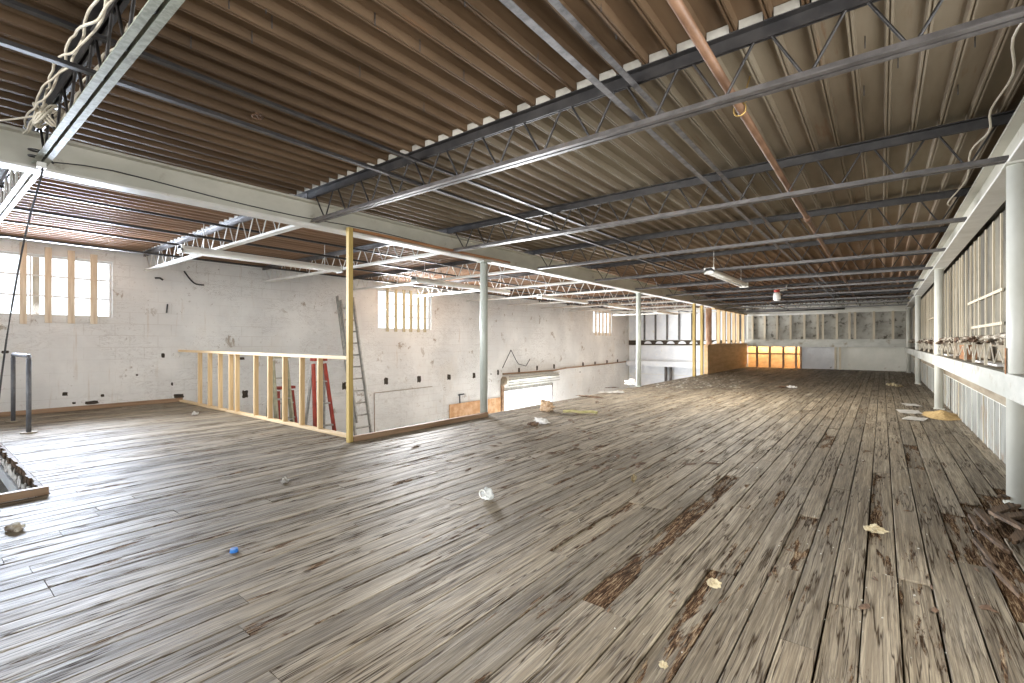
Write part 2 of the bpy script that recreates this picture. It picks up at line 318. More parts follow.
def fl(u, v, z=0.0):                                                  # point on the horizontal plane z
    F = FPX*(1-z)/(v-341.5); R = ray(u)*F
    return (R*cs - F*sn, R*sn + F*cs, z)
ORD = ['first', 'second', 'third', 'fourth', 'fifth', 'sixth', 'seventh', 'eighth', 'ninth', 'tenth', 'eleventh', 'twelfth']

# ------------------------------------------------------------------ floor
BXL = -4.33                                                           # edge of the plank floor over the open well
STX0, STX1, STY = -7.75, -4.33, 0.60                                  # stair opening
def planks():
    verts, faces, rn, ro = [], [], [], []
    def plank(x0, x1, y0, y1, rot=0.0, dz=None):
        g = 0.003; r = random.random(); dz = random.uniform(-0.0028, 0.0) if dz is None else dz
        t = random.uniform(-0.0012, 0.0012); b = 0.0022
        x0 += g*random.uniform(0.5, 1.5); x1 -= g*random.uniform(0.5, 1.5); y0 += 0.0005; y1 -= 0.0005
        i = len(verts)
        for (x, y, z) in ((x0, y0, -0.03), (x1, y0, -0.03), (x1, y1, -0.03), (x0, y1, -0.03),
                          (x0, y0, dz-b), (x1, y0, dz-b), (x1, y1, dz-b), (x0, y1, dz-b),
                          (x0+b, y0+.0008, dz+t), (x1-b, y0+.0008, dz-t), (x1-b, y1-.0008, dz-t), (x0+b, y1-.0008, dz+t)):
            verts.append((x*S, y*S, z*S))
        fs = [(8, 9, 10, 11), (4, 5, 9, 8), (5, 6, 10, 9), (6, 7, 11, 10), (7, 4, 8, 11), (0, 1, 5, 4), (1, 2, 6, 5), (2, 3, 7, 6), (3, 0, 4, 7)]
        for f in fs: faces.append(tuple(i+k for k in f)); rn.append(r); ro.append(rot)
    special = {-8: [(1.62, 3.80, 0.49)], -5: [(1.05, 2.2, 0.36)], 3: [(2.95, 3.75, 0.42)], 4: [(2.45, 4.05, 0.62)], 5: [(3.45, 4.35, 0.5)], 6: [(3.3, 4.6, 0.6)],
               -11: [(1.9, 2.8, 0.33)], 0: [(2.6, 4.6, 0.3)], -1: [(0.9, 2.2, 0.28)], 1: [(1.2, 2.6, 0.27)], -3: [(2.4, 3.2, 0.3)], -4: [(5.3, 6.6, 0.38)], 2: [(4.9, 6.0, 0.36)]}
    p0, pw = -0.057, 0.109
    k0 = math.floor((LX - p0)/pw); k1 = math.ceil((RX - p0)/pw)
    for k in range(k0, k1):
        x0, x1 = max(LX, p0+k*pw), min(RX, p0+(k+1)*pw)
        if x1-x0 < 0.02: continue
        xm = (x0+x1)/2
        if xm > BXL: spans = [(BY, FY)]; x0 = max(x0, BXL)
        elif xm > STX0: spans = [(STY, 2.9)]
        else: spans = [(BY, 2.9)]
        for a, b in spans:
            y = a; sp = special.get(k, [])
            while y < b-0.01:
                L = random.uniform(1.4, 4.2); e = min(b, y+L)
                if b-e < 0.5: e = b
                rot = random.choice([0, 0.02, 0.05, 0.08, 0.11, 0.13, 0.17]) + (0.05 if xm < -1.6 else 0); dz = None
                for (s0, s1, rv) in sp:
                    if abs(y-s0) < 1e-6: e = s1; rot = rv; dz = -0.008
                    elif y < s0 < e: e = s0
                plank(x0, x1, y, e, rot, dz); y = e
    me = bpy.data.meshes.new('floor'); me.from_pydata(verts, [], faces); me.materials.append(M['floor'])
    for nm, data in (('rnd', rn), ('rot', ro)):
        a = me.attributes.new(nm, 'FLOAT', 'FACE'); a.data.foreach_set('value', data)
    o = bpy.data.objects.new('floor', me); C.objects.link(o); o['kind'] = 'structure'; WORLD[o.name] = Vector((0, 0, 0)); return o
floor = planks()
sb = bmesh.new()
bx(sb, BXL+.01, BY, -0.06, RX, FY, -0.031); bx(sb, LX, STY+.01, -0.06, BXL+.01, 2.89, -0.031); bx(sb, LX, BY, -0.06, STX0-.01, STY+.01, -0.031)
for y in (2.84, STY+0.02): bx(sb, LX if y > 1 else STX0, y, -0.22, BXL, y+0.04, -0.06)
bx(sb, BXL+.01, 2.9, -0.22, BXL+0.05, FY, -0.06); bx(sb, BXL+.01, BY, -0.22, BXL+0.05, STY, -0.06)
struct('subfloor', sb, 'sub', parent=floor)
struct('floor_lower', box(LX-.2, BY, LOWZ-0.1, RX, FY+.2, LOWZ), 'concrete')

# ------------------------------------------------------------------ ceiling deck
RIBZ, PANZ, PITCH = 2.405, 2.445, 0.139
def deck():
    bm = bmesh.new(); x = LX-.1; prof = []
    k0 = math.floor((LX-0.027)/PITCH)
    k = k0
    while True:
        c = 0.027 + k*PITCH
        if c > RX+0.1: break
        for dx, z in ((-0.0185, PANZ), (-0.0125, RIBZ), (-0.004, RIBZ), (-0.002, RIBZ+.010), (0.002, RIBZ+.010), (0.004, RIBZ), (0.0125, RIBZ), (0.0185, PANZ)):
            prof.append((c+dx, z))
        k += 1
    for a, b in ((BY, 2.34), (2.34, 7.83), (7.83, 13.32), (13.32, FY)):
        A = [bm.verts.new((x*S, a*S, z*S)) for x, z in prof]; B = [bm.verts.new((x*S, b*S, z*S)) for x, z in prof]
        for i in range(len(prof)-1): bm.faces.new((A[i], A[i+1], B[i+1], B[i]))
    for f in bm.faces: f.smooth = False
    return bm
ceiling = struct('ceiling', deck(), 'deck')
struct('roof_backing', box(LX-.2, BY-.1, PANZ+0.01, RX+1.0, FY+.6, PANZ+0.08), 'sub', parent=ceiling)
cb = bmesh.new()
k = math.floor((LX-0.027)/PITCH)
while 0.027+k*PITCH < RX:
    c = 0.027+k*PITCH; bx(cb, c+0.021, 2.31, RIBZ-0.002, c+PITCH-0.021, 2.335, PANZ-0.003); k += 1
struct('bright_gap_block', cb, 'gap_light', parent=ceiling)  # pale blocks paint in the light showing through gaps above the joist
for (u, v) in [(229, 5), (272, 25), (266, 10), (375, 22), (464, 78), (424, 109), (360, 74), (310, 72), (191, 45), (465, 3), (616, 36), (601, 8), (538, 59), (898, 65), (864, 93), (865, 45), (975, 44), (958, 92), (252, 40), (420, 48)]:
    x, y, z = fl(u, v, RIBZ-0.002)
    t = tube(bmesh.new(), [(x, y, RIBZ-0.018), (x, y, PANZ)], 0.0022, 6)
    obj('screw_tip', t, 'black', ceiling)

# ------------------------------------------------------------------ walls
def wall_x(name, x0, x1, y0, y1, z0, z1, holes, m):
    """wall of constant X with rectangular holes (ya, yb, za, zb)"""
    bm = bmesh.new(); ys = sorted({y0, y1, *[h[0] for h in holes], *[h[1] for h in holes]}); zs = sorted({z0, z1, *[h[2] for h in holes], *[h[3] for h in holes]})
    for a, b in zip(ys, ys[1:]):
        run = None
        for c, d in zip(zs, zs[1:]):
            hole = any(h[0] <= (a+b)/2 <= h[1] and h[2] <= (c+d)/2 <= h[3] for h in holes)
            if hole:
                if run: bx(bm, x0, a, run[0], x1, b, run[1]); run = None
            else: run = (run[0], d) if run else (c, d)
        if run: bx(bm, x0, a, run[0], x1, b, run[1])
    bmesh.ops.remove_doubles(bm, verts=bm.verts, dist=1e-5)
    return struct(name, bm, m)
WIN = [(0.22, 1.97, 1.36, 2.21), (6.81, 8.46, 1.30, 2.21), (17.24, 18.90, 1.36, 2.24)]
GAR = (11.42, 14.1, LOWZ, -0.46)
wl = wall_x('wall_left', LX-0.18, LX, BY-.1, FY+.2, LOWZ, TOPZ, WIN+[GAR], 'wall')
RW = (-0.9, 2.6, 0.45, 2.1)  # unseen window opening added to let light in
wall_x('wall_right', RX+0.16, RX+0.3, BY-.1, FY+.2, LOWZ, TOPZ, [RW], 'panel')
bm = bmesh.new()
RWS = [(-8.3, -4.9), (-3.6, -0.2)]  # unseen rear window openings added to let light in
xs = [LX, -8.3, -4.9, -3.6, -0.2, RX+.2]
for i, (a, b) in enumerate(zip(xs, xs[1:])):
    if i in (1, 3): bx(bm, a, BY-.1, LOWZ, b, BY, 0.5); bx(bm, a, BY-.1, 2.2, b, BY, TOPZ)
    else: bx(bm, a, BY-.1, LOWZ, b, BY, TOPZ)
struct('wall_rear', bm, 'wall')
def window_x(n, x, y0, y1, z0, z1, cols, rows, face):
    f = bmesh.new(); w = 0.022
    bx(f, x-.03, y0, z0, x+.03, y1, z0+w); bx(f, x-.03, y0, z1-w, x+.03, y1, z1); bx(f, x-.03, y0, z0+w, x+.03, y0+w, z1-w); bx(f, x-.03, y1-w, z0+w, x+.03, y1, z1-w)
    for i in range(1, cols): y = y0+(y1-y0)*i/cols; bx(f, x-.01, y-.008, z0+w, x+.01, y+.008, z1-w)
    for j in range(1, rows): z = z0+(z1-z0)*j/rows; bx(f, x-.0105, y0+w, z-.010, x+.0105, y1-w, z+.010)
    o = struct('window_%d' % n, f, 'frame')
    struct('window_glass', box(x-.002, y0+w, z0+w, x+.002, y1-w, z1-w), 'glass', parent=o)
    return o
for i, w in enumerate(WIN): window_x(i+1, LX-0.10, *w, 4 if i == 0 else 3, 3, 1)
window_x(4, RX+0.22, *RW, 4, 3, 1)  # unseen side window, added for its light
for i, (a, b) in enumerate(RWS):  # unseen rear windows, added for their light
    f = bmesh.new(); y = BY-.05
    bx(f, a, y-.03, .5, b, y+.03, .53); bx(f, a, y-.03, 2.17, b, y+.03, 2.2)
    for j in range(5): x = a+(b-a)*j/4; bx(f, x-.015, y-.025, .53, x+.015, y+.025, 2.17)
    o = struct('window_%d' % (5+i), f, 'frame'); struct('window_glass', box(a, y-.002, .53, b, y+.002, 2.17), 'glass', parent=o)
# sloping white sill edges round the slatted window
# boards nailed over the windows
def slat(x, u0, u1, ztop, zbot, label, grp):
    y0, y1 = yat(u0, x), yat(u1, x)
    o = tag(obj('window_board', box(x, y0, zbot, x+.03, y1, ztop), 'board', bevel=.002), label, 'board', grp)
    return o
SB = 'boards nailed across the large near window'
for i, (a, b, zt, zb, lx) in enumerate([(19.5, 26.5, 2.35, 1.24, 'tall tan board nailed over the near window, closest to the handrail'),
        (44.5, 51.5, 2.32, 1.26, 'tall tan board with a pale patch, nailed over middle of the near window'),
        (67.5, 74.5, 2.31, 1.26, 'tan board third along the near window, running from above lintel to below sill'),
        (90, 97, 2.29, 1.26, 'last tan board on the near window, closest to the plank guard rail')]):
    slat(LX+.002, a, b, zt, zb, lx, SB)
y0, y1 = yat(32.5, LX-.14), yat(39.5, LX-.14)
tag(obj('window_board', box(LX-.17, y0, 1.365, LX-.142, y1, 2.2), 'board'), 'shorter tan board set back behind the near window glass', 'board', SB)
for i, u in enumerate([387, 395.5, 403.5, 410.5, 418, 424.5]):
    y = yat(u, LX+.002); tag(obj('window_board', box(LX+.002, y-.035, 1.235, LX+.03, y+.035, 2.26), 'board_green'), '%s thin upright slat from the ladder on the middle window' % ORD[i], 'board', 'slats over the middle window')
for i, u in enumerate([595.5, 599, 602.5, 606, 609.5]):
    y = yat(u, LX+.002); tag(obj('window_board', box(LX+.002, y-.06, 1.25, LX+.03, y+.06, 2.26), 'board'), '%s thin slat on the small far window, counted from the roll-up door side' % ORD[i], 'board', 'slats over the far window')
# dark blocks for wall pockets, cracks, ledge
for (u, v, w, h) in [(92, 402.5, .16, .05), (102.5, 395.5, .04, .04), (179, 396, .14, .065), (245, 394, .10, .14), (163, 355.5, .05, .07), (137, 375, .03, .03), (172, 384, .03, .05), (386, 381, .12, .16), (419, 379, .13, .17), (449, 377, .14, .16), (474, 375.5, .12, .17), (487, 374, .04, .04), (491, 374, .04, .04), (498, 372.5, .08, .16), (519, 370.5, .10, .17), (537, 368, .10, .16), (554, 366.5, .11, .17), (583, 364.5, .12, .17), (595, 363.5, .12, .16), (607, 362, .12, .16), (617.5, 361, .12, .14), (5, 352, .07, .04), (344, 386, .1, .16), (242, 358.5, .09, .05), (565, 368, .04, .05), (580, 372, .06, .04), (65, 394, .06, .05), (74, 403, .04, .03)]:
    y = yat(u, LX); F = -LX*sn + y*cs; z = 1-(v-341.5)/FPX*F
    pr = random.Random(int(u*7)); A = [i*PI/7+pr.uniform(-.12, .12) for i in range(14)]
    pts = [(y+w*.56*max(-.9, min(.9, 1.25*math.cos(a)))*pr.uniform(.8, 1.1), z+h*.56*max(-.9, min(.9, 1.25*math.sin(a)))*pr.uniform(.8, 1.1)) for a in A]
    obj('pocket_shade', prism(bmesh.new(), pts, 'x', LX-.02, LX+.004), 'hole', wl)  # dark block paints the shade of an open pocket; no recess is cut
def wp(u, v, x=LX+.003):
    y = yat(u, x); F = -x*sn + y*cs; return V(x, y, 1-(v-341.5)/FPX*F)
lg = bmesh.new(); _lp = [wp(503, 374, LX+.03), wp(553.6, 370.4, LX+.03), wp(566, 368, LX+.03), wp(628, 361.5, LX+.03)]; [bar(lg, p, q, .05, .04) for p, q in zip(_lp, _lp[1:])]; obj('ledge', lg, 'curb', wl)
cr = bmesh.new()
for a, b in (((374, 393), (432, 386.5)), ((374, 393), (374.5, 432))): bar(cr, wp(*a), wp(*b), .006, .028, (1, 0, 0))
obj('doorway_seam', cr, 'curb', wl)
struct('baseboard_left', bx(bmesh.new(), LX, -1.0, 0.0, LX+.035, 2.88, .06), 'curb')

# far wall
fw = bmesh.new()
bx(fw, LX, FY+.05, .82, RX+.2, FY+.15, TOPZ); bx(fw, LX, FY+.05, LOWZ, -4.29, FY+.15, .82); bx(fw, -2.41, FY+.05, LOWZ, RX+.2, FY+.15, .82); bx(fw, -4.29, FY+.05, LOWZ, -2.41, FY+.15, -.02)
wf = struct('wall_far', fw, 'plain')
def fx(u): return xat(u, FY)
def panel(u0, u1, z0, z1, m, nm='panel', y=FY+.02, d=.03): return obj(nm, box(fx(u0), y, z0, fx(u1), y+d, z1), m, wf)
panel(629, 745, 1.07, 2.32, 'white_panel'); panel(629, 748, -.45, .82, 'white_panel'); panel(629, 748, LOWZ+.01, -.47, 'white_panel')
panel(748, 838, 1.08, 2.02, 'mottled'); panel(838, 908, 1.08, 2.02, 'mottled')
panel(838.5, 907, .02, .78, 'plain'); panel(802, 836, .0, .8, 'lowgrey')
for u in (644.5, 655.5, 667, 679, 692, 703, 717, 728, 740): obj('stud', box(fx(u)-.035, FY-.03, 1.07, fx(u)+.035, FY+.02, 2.3), 'grey_steel', wf)
for u in (752.7, 764.9, 777.3, 790.7, 804.5, 817.7, 823, 837, 849.5, 855, 874, 893, 908): obj('stud', box(fx(u)-.035, FY-.05, 1.08, fx(u)+.035, FY+.02, 2.04), 'stud_pale', wf)
for u in (835.5, 840): obj('stud', box(fx(u)-.03, FY-.05, .0, fx(u)+.03, FY+.0, 1.05), 'stud_pale', wf)
obj('stud', box(fx(801)-.03, FY-.05, 0, fx(801)+.03, FY, .8), 'curb', wf)
obj('top_rail', box(fx(745), FY-.06, 2.0, fx(838), FY+.02, 2.06), 'white_steel', wf)
obj('white_band', box(fx(745), FY-.07, .80, fx(912), FY+.02, 1.08), 'fascia', wf)
obj('white_band', box(fx(629), FY-.30, -.10, fx(748), FY+.02, .13), 'white_panel', wf)
dk = bmesh.new(); bx(dk, fx(629), FY-.02, .84, fx(745), FY+.02, 1.05); obj('gap_shade', dk, 'hole', wf)  # dark sheet paints the shade inside the gap
for i in range(9):
    u = 645+i*11.3; x = fx(u); s = bmesh.new()
    prism(s, [(x-.02+.36*math.sin(a)*.5+.17, .86+.16*math.cos(a) if abs(a) < 1.2 else .90) for a in [-1.57+.314*q for q in range(11)]], 'y', FY-.05, FY-.02)
    obj('curved_bracket', s, 'white_panel', wf)
for u in (667, 672): obj('pipe_stub', tube(bmesh.new(), [(fx(u), FY-.15, -.9), (fx(u), FY-.15, -.1)], .06, 10), 'grey_steel', wf)
# warm lit alcove at the far end
al = bmesh.new()
bx(al, -4.5, 21.35, -.06, -2.2, 21.4, 1.1); bx(al, -4.5, FY+.15, -.06, -4.45, 21.35, 1.1); bx(al, -2.25, FY+.15, -.06, -2.2, 21.35, 1.1); bx(al, -4.5, FY+.15, -.1, -2.2, 21.4, -.06); bx(al, -4.5, FY+.15, 1.1, -2.2, 21.4, 1.15)
obj('alcove', al, 'ply', wf)
for a, b in ((748, 756), (757.5, 769), (770.5, 782.5), (784, 795)): obj('alcove_board', box(fx(a)-.05, FY+.42, .0, fx(b)-.05, FY+.45, .52), 'ply', wf)
for u in (745, 756.8, 769.7, 783.2, 796): obj('stud', box(fx(u)-.035, FY-.0, .0, fx(u)+.035, FY+.08, .8), 'curb', wf)
obj('alcove_rail', box(-4.29, FY+.02, .50, -2.41, FY+.08, .56), 'curb', wf)

# right side wall: lower slats, fascia ledge, upper stud wall
WXR = 0.745
wr = struct('trim_1', box(WXR+.05, 2.6, 0.0, WXR+.07, FY, .66), 'lowpanel', label='grey panel wall with pale uprights below the ledge')
y = 3.1; i = 0
while y < FY-.2:
    w = random.choice([.018, .022, .03]); obj('stud', box(WXR+.042, y, 0.0, WXR+.0505, y+w, .515), 'stud_white' if i % 5 else 'stud_pale', wr); y += random.choice([.28, .36, .42, .5]); i += 1
obj('top_plate', box(WXR-.012, 2.6, .515, WXR+.05, FY, .60), 'brownply', wr)
obj('plate_edge', box(WXR-.014, 2.6, .508, WXR+.05, FY, .515), 'stud_white', wr)
fa = struct('trim_2', box(.60, 2.6, .655, .645, FY, .805), 'fascia', label='white flaking ledge fascia running between the round columns')
obj('soffit', box(.645, 2.6, .645, WXR+.05, FY, .66), 'brownply', fa)
obj('shelf', box(.645, 2.6, .79, 1.0, FY, .805), 'brownply', fa)
up = struct('trim_3', box(WXR+.06, 2.6, 1.03, WXR+.09, FY, 2.10), 'panel', label='upper stud wall with grey panels under the roof beam')
obj('bottom_plate', box(WXR-.03, 2.6, 1.02, WXR+.06, FY, 1.05), 'stud_pale', up)
y = 3.4; i = 0
while y < FY-.1:
    obj('stud', box(WXR+.046, y, 1.05, WXR+.0605, y+.034, 2.085), 'stud_pale', up); y += random.choice([.30, .36, .36, .40, .22]); i += 1
for (ya, yb, za) in ((5.6, 7.6, 1.42), (5.6, 7.3, 1.14), (12.1, 13.6, 1.45)): obj('nailer', box(WXR+.038, ya, za, WXR+.052, yb, za+.026), 'stud_pale', up)
bpn = struct('trim_4', box(.95, 2.6, .80, .958, FY, 1.03), 'brownply', label='brown grained plywood behind the debris ledge')

# ------------------------------------------------------------------ beams, columns
def ibeam(name, xc, z0, z1, fwid, y0, y1, label):
    t = thing(name, label, 'beam', (xc, y0, z0)); h = fwid/2
    obj('web', box(xc-.012, y0, z0+.018, xc+.012, y1, z1-.018), 'beam', t)
    obj('bottom_flange', box(xc-h, y0, z0, xc+h, y1, z0+.018), 'white_steel', t, bevel=.003)
    obj('top_flange', box(xc-h, y0, z1-.018, xc+h, y1, z1), 'beam', t, bevel=.003)
    return t
ibeam('roof_beam', -4.27, 2.085, 2.32, .15, BY, FY, 'long pale steel roof beam over the edge of the open well')
ibeam('roof_beam', .675, 2.085, 2.32, .15, BY, FY, 'long white steel roof beam above the upper stud wall')
obj('nailing_plate', box(-4.190, 2.77, 2.106, -4.188+.03, 5.3, 2.132), 'rust')
tag(bpy.data.objects['nailing_plate'], 'red-brown wooden plate under the pale beam, from yellow post past first column', 'board')
def column(x, y, label, mt, z1=2.085, z0=0.0, r=.052, peeled=False):
    t = thing('steel_column', label, 'column', (x, y, z0), 'round columns along the roof beams')
    obj('shaft', lathe(bmesh.new(), x, y, [(r, z0+.012), (r, z1-.014)]), mt, t)
    obj('base_plate', box(x-.06, y-.06, z0, x+.06, y+.06, z0+.012), mt, t)
    obj('cap_plate', box(x-.065, y-.075, z1-.014, x+.065, y+.075, z1-.0005), mt, t)
CL = -4.27
column(CL, 4.86, 'round pale column on the well edge at the end of the low curb', 'well_column')
column(CL, 10.06, 'round pale column on the well edge with white rag at its foot', 'well_column')
column(-4.43, 16.06, 'thick round peeled brown column rising behind the plywood half wall', 'peeled', z0=LOWZ, r=.09)
column(.655, 4.17, 'thick round white column closest to the camera, beside splintered boards', 'column', r=.054)
column(.665, 9.45, 'round white column beside the golden sawdust pile', 'column')
column(.665, 14.7, 'round white column second beyond the sawdust pile, before the far corner', 'column')
column(.665, 19.8, 'slim round white column in the far corner of the ledge wall', 'column')

# ------------------------------------------------------------------ roof joists
def joist(name, x0, x1, y, label, group, mats, node0):
    t = thing(name, label, 'roof joist', (x0, y, 2.11), group)
    tc_, bc_, wb_ = mats
    b = bmesh.new()
    for s in (-1, 1):
        prism(b, [(y+s*.006, 2.345), (y+s*.006, 2.405), (y+s*.046, 2.405), (y+s*.046, 2.399), (y+s*.012, 2.399), (y+s*.012, 2.345)], 'x', x0, x1)
    obj('top_chord', b, tc_, t)
    b = bmesh.new(); e = .085
    for s in (-1, 1):
        prism(b, [(y+s*.007, 2.110), (y+s*.036, 2.110), (y+s*.036, 2.116), (y+s*.013, 2.116), (y+s*.013, 2.146), (y+s*.007, 2.146)], 'x', x0+e, x1-e)
    obj('bottom_chord', b, bc_, t)
    pts = []; x = x0+.10; up_ = True; pts.append((x, y, 2.365)); n = int(round((x1-x0-.2)/.34)); p = (x1-x0-.2)/n
    for i in range(n):
        m = x+p*(i+.5)
        pts += [(m-.008, y, 2.125), (m+.008, y, 2.125), (x+p*(i+1)-.028, y, 2.365)]
        if i < n-1: pts.append((x+p*(i+1)+.028, y, 2.365))
    b = bmesh.new(); tube(b, pts, .0068, 6); obj('web', b, wb_, t)
    return t
JY = [.53+1.83*k for k in range(11)]
GR, GL = 'bar joists over the plank floor', 'bar joists over the open well'
j0 = joist('bar_joist', -4.262, .70, JY[0], 'weathered green-grey bar joist nearest the camera, wrapped in white cables', GR, ('dark_steel', 'zinc', 'dark_steel'), 0)
j1 = joist('bar_joist', -4.262, .70, JY[1], 'dark bar joist second from the camera, over the plank floor', GR, ('dark_steel', 'grey_steel', 'dark_steel'), 0)
for k in range(2, 11): dup(j1, (0, JY[k]-JY[1], 0), 'dark bar joist, %s out from the camera over the plank floor' % ORD[k])
l0 = joist('bar_joist', LX+.02, -4.278, JY[1], 'pale bar joist over the open well, end by the hanging strip light', GL, ('grey_steel', 'white_steel', 'white_steel'), 0)
for k in (0, *range(2, 11)): dup(l0, (0, JY[k]-JY[1], 0), 'pale bar joist, %s out from the camera over the open well' % ORD[k])
# bridging angles
def bridging(x, z, lab, y0=BY+.1, m='bridge'):
    b = bmesh.new()
    prism(b, [(x-.016, z), (x+.016, z), (x+.016, z+.004), (x-.012, z+.004), (x-.012, z+.030), (x-.016, z+.030)], 'y', y0, FY-.6)
    tag(obj('bridging_angle', b, m), lab, 'bridging bar', 'bridging angles running along the roof')
bridging(-1.0, 2.147, 'grey bridging angle on the lower chords beside the brown pipe'); bridging(-1.0, 2.312, 'grey bridging angle under the upper chords beside the brown pipe')
bridging(-2.68, 2.147, 'dark lower bridging angle midway between brown pipe and pale beam', m='dark_steel'); bridging(-2.68, 2.312, 'dark upper bridging angle midway between brown pipe and pale beam', m='dark_steel')
bridging(-5.95, 2.147, 'lower bridging angle over the open well, nearer the pale beam', m='dark_steel'); bridging(-5.95, 2.312, 'upper bridging angle over the open well, nearer the pale beam', m='dark_steel')
bridging(-7.6, 2.147, 'lower bridging angle over the open well, nearer the block wall', m='dark_steel'); bridging(-7.6, 2.312, 'upper bridging angle over the open well, nearer the block wall', m='dark_steel')
# brown sprinkler pipe
t = thing('sprinkler_pipe', 'long brown sprinkler pipe threaded through the roof joists', 'pipe', (-.6, BY, 2.2))
obj('pipe', tube(bmesh.new(), [(-.6, BY+.1, 2.25), (-.6, FY-.3, 2.25)], .021, 14), 'copper', t)
hk = bmesh.new(); tube(hk, [(-.6+.03*math.sin(a), 2.75, 2.25+.035*math.cos(a)-.01) for a in [i*.3 for i in range(21)]], .005, 6); tube(hk, [(-.57, 2.75, 2.27), (-.57, 2.75, 2.33), (-.55, 2.75, 2.40)], .004, 6); obj('hanger_hook', hk, 'brass', t)
obj('coupling', tube(bmesh.new(), [(-.6, 5.6, 2.25), (-.6, 5.75, 2.25)], .031, 14), 'copper', t)

# ------------------------------------------------------------------ fluorescent strips
def strip(x, ya, yb, z, label, w=.075, tubes=2):
    t = thing('strip_light', label, 'light fixture', (x, ya, z), 'unlit fluorescent strip lights'); b = bmesh.new()
    prism(b, [(x-w, z+.004), (x-w, z+.03), (x-w*.5, z+.075), (x+w*.5, z+.075), (x+w, z+.03), (x+w, z+.004), (x+w-.008, z+.004), (x+w*.5, z+.035), (x-w*.5, z+.035), (x-w+.008, z+.004)], 'y', ya, yb); obj('reflector', b, 'white', t)
    for s in ((-1, 1) if tubes == 2 else (0,)): obj('tube', tube(bmesh.new(), [(x+s*w*.5, ya+.03, z+.008), (x+s*w*.5, yb-.03, z+.008)], .016, 10), 'tube', t)
    for y in (ya, yb-.02): obj('end_cap', box(x-w, y, z-.014, x+w, y+.02, z+.078), 'white', t)
    for y in (ya+.25, yb-.25): obj('hanger', tube(bmesh.new(), [(x, y, z+.075), (x, y, 2.40)], .004, 6), 'white', t)
strip(-6.35, 1.95, 4.0, 2.03, 'white strip light hanging over the guard rail, nearest of the row over the well')
strip(-6.35, 5.4, 8.0, 2.03, 'white strip light over the well in front of the middle window')
strip(-6.35, 9.2, 11.4, 2.03, 'white strip light over the well, above the roll-up door')
strip(-6.35, 12.6, 15.0, 2.03, 'white strip light over the well, fourth along the row')
strip(-6.35, 16.4, 18.6, 2.03, 'white strip light over the well, last of the row near the far wall')
strip(-2.05, 7.45, 9.75, 2.03, 'white two-tube strip light hanging alone over the plank floor')

# ------------------------------------------------------------------ cables on the nearest joist
def wob(p, q, n, amp, sag=0.0, seed=0):
    r = random.Random(seed); p, q = V(*p), V(*q); o = []
    for i in range(n+1):
        a = i/n; v = p.lerp(q, a) + V(r.uniform(-amp, amp), r.uniform(-amp, amp), r.uniform(-amp, amp)) * (0 if i in (0, n) else 1); v.z -= sag*4*a*(1-a); o.append(v)
    return o
def smooth(pts, k=3):
    out = []
    for i in range(len(pts)-1):
        p0, p1, p2, p3 = pts[max(i-1, 0)], pts[i], pts[i+1], pts[min(i+2, len(pts)-1)]
        for j in range(k):
            s = j/k; out.append(.5*((2*p1)+(p2-p0)*s+(2*p0-5*p1+4*p2-p3)*s*s+(3*p1-p0-3*p2+p3)*s**3))
    out.append(pts[-1]); return out
ct = thing('cable_bundle', 'tangle of off-white cables tied along the nearest joist', 'cable', (-2.6, JY[0], 2.2))
for q in range(6):
    side = -1 if q < 3 else 1
    pts = [V(-4.05+.10*i, JY[0]+side*(.045+.018*math.sin(i*.55+q*2.1)+random.uniform(-.007, .007)) + (-.03 if side < 0 else .0), 2.26+.03*math.sin(i*.21)+.022*math.cos(i*.55+q*2.1)+random.uniform(-.012, .012)) for i in range(30)]
    obj('cable', tube(bmesh.new(), smooth(pts, 4), .0052, 6), 'cable', ct)
kn = bmesh.new()
for q in range(5):
    tube(kn, [V(-3.72+.05*math.sin(a*1.0+q), JY[0]-.02+.06*math.cos(a+q*.9), 2.27+.06*math.sin(a*1.7+q)) for a in [i*.35 for i in range(20)]], .006, 6)
obj('knot', kn, 'cable', ct)
tag(obj('cable_run', tube(bmesh.new(), smooth(wob((-3.72, JY[0]-.05, 2.27), (-4.9, -.25, 2.30), 6, .01, .02, 3)), .005, 6), 'cable'), 'pale cable running off from the joist tangle towards the stair side', 'cable')
bc = thing('black_cable', 'black cable looped on the joist end and hanging to the stair opening', 'cable', (-4.1, JY[0], 1.0))
p0 = V(-4.10, JY[0], 2.105)
obj('drop', tube(bmesh.new(), smooth([p0, p0+V(-.01, 0, -.08), p0+V(-.12, -.06, -.45), p0+V(-.33, -.12, -1.1), p0+V(-.45, -.16, -1.7)]), .0055, 6), 'black', bc)
obj('coil', tube(bmesh.new(), [V(-4.13+.05*math.sin(a), JY[0]+.055*math.cos(a), 2.125+.006*a) for a in [i*.4 for i in range(34)]], .005, 6), 'black', bc)
obj('run', tube(bmesh.new(), smooth([V(-4.10, JY[0]+.03, 2.12), V(-4.225, .9, 2.19), V(-4.235, 1.6, 2.16), V(-4.235, 2.2, 2.15), V(-4.235, 3.0, 2.17), V(-4.235, 3.9, 2.15)]), .004, 6), 'black', bc)
tag(obj('wire_end_clip', bx(bmesh.new(), -4.13, JY[0]-.02, 2.075, -4.09, JY[0]+.02, 2.108), 'white'), 'small white clip at the end of the nearest joist', 'clip')
tag(obj('cable_run', tube(bmesh.new(), smooth([V(.46, 2.44, 2.39), V(.50, 2.8, 2.385), V(.47, 3.1, 2.38), V(.53, 3.5, 2.37), V(.50, 3.9, 2.35), V(.53, 4.19, 2.32), V(.50, 4.7, 2.36), V(.55, 5.4, 2.34), V(.49, 6.02, 2.31), V(.53, 6.4, 2.35)], 4), .006, 6), 'cable'), 'white cable wandering under the deck beside the white roof beam', 'cable')
cw = bmesh.new()
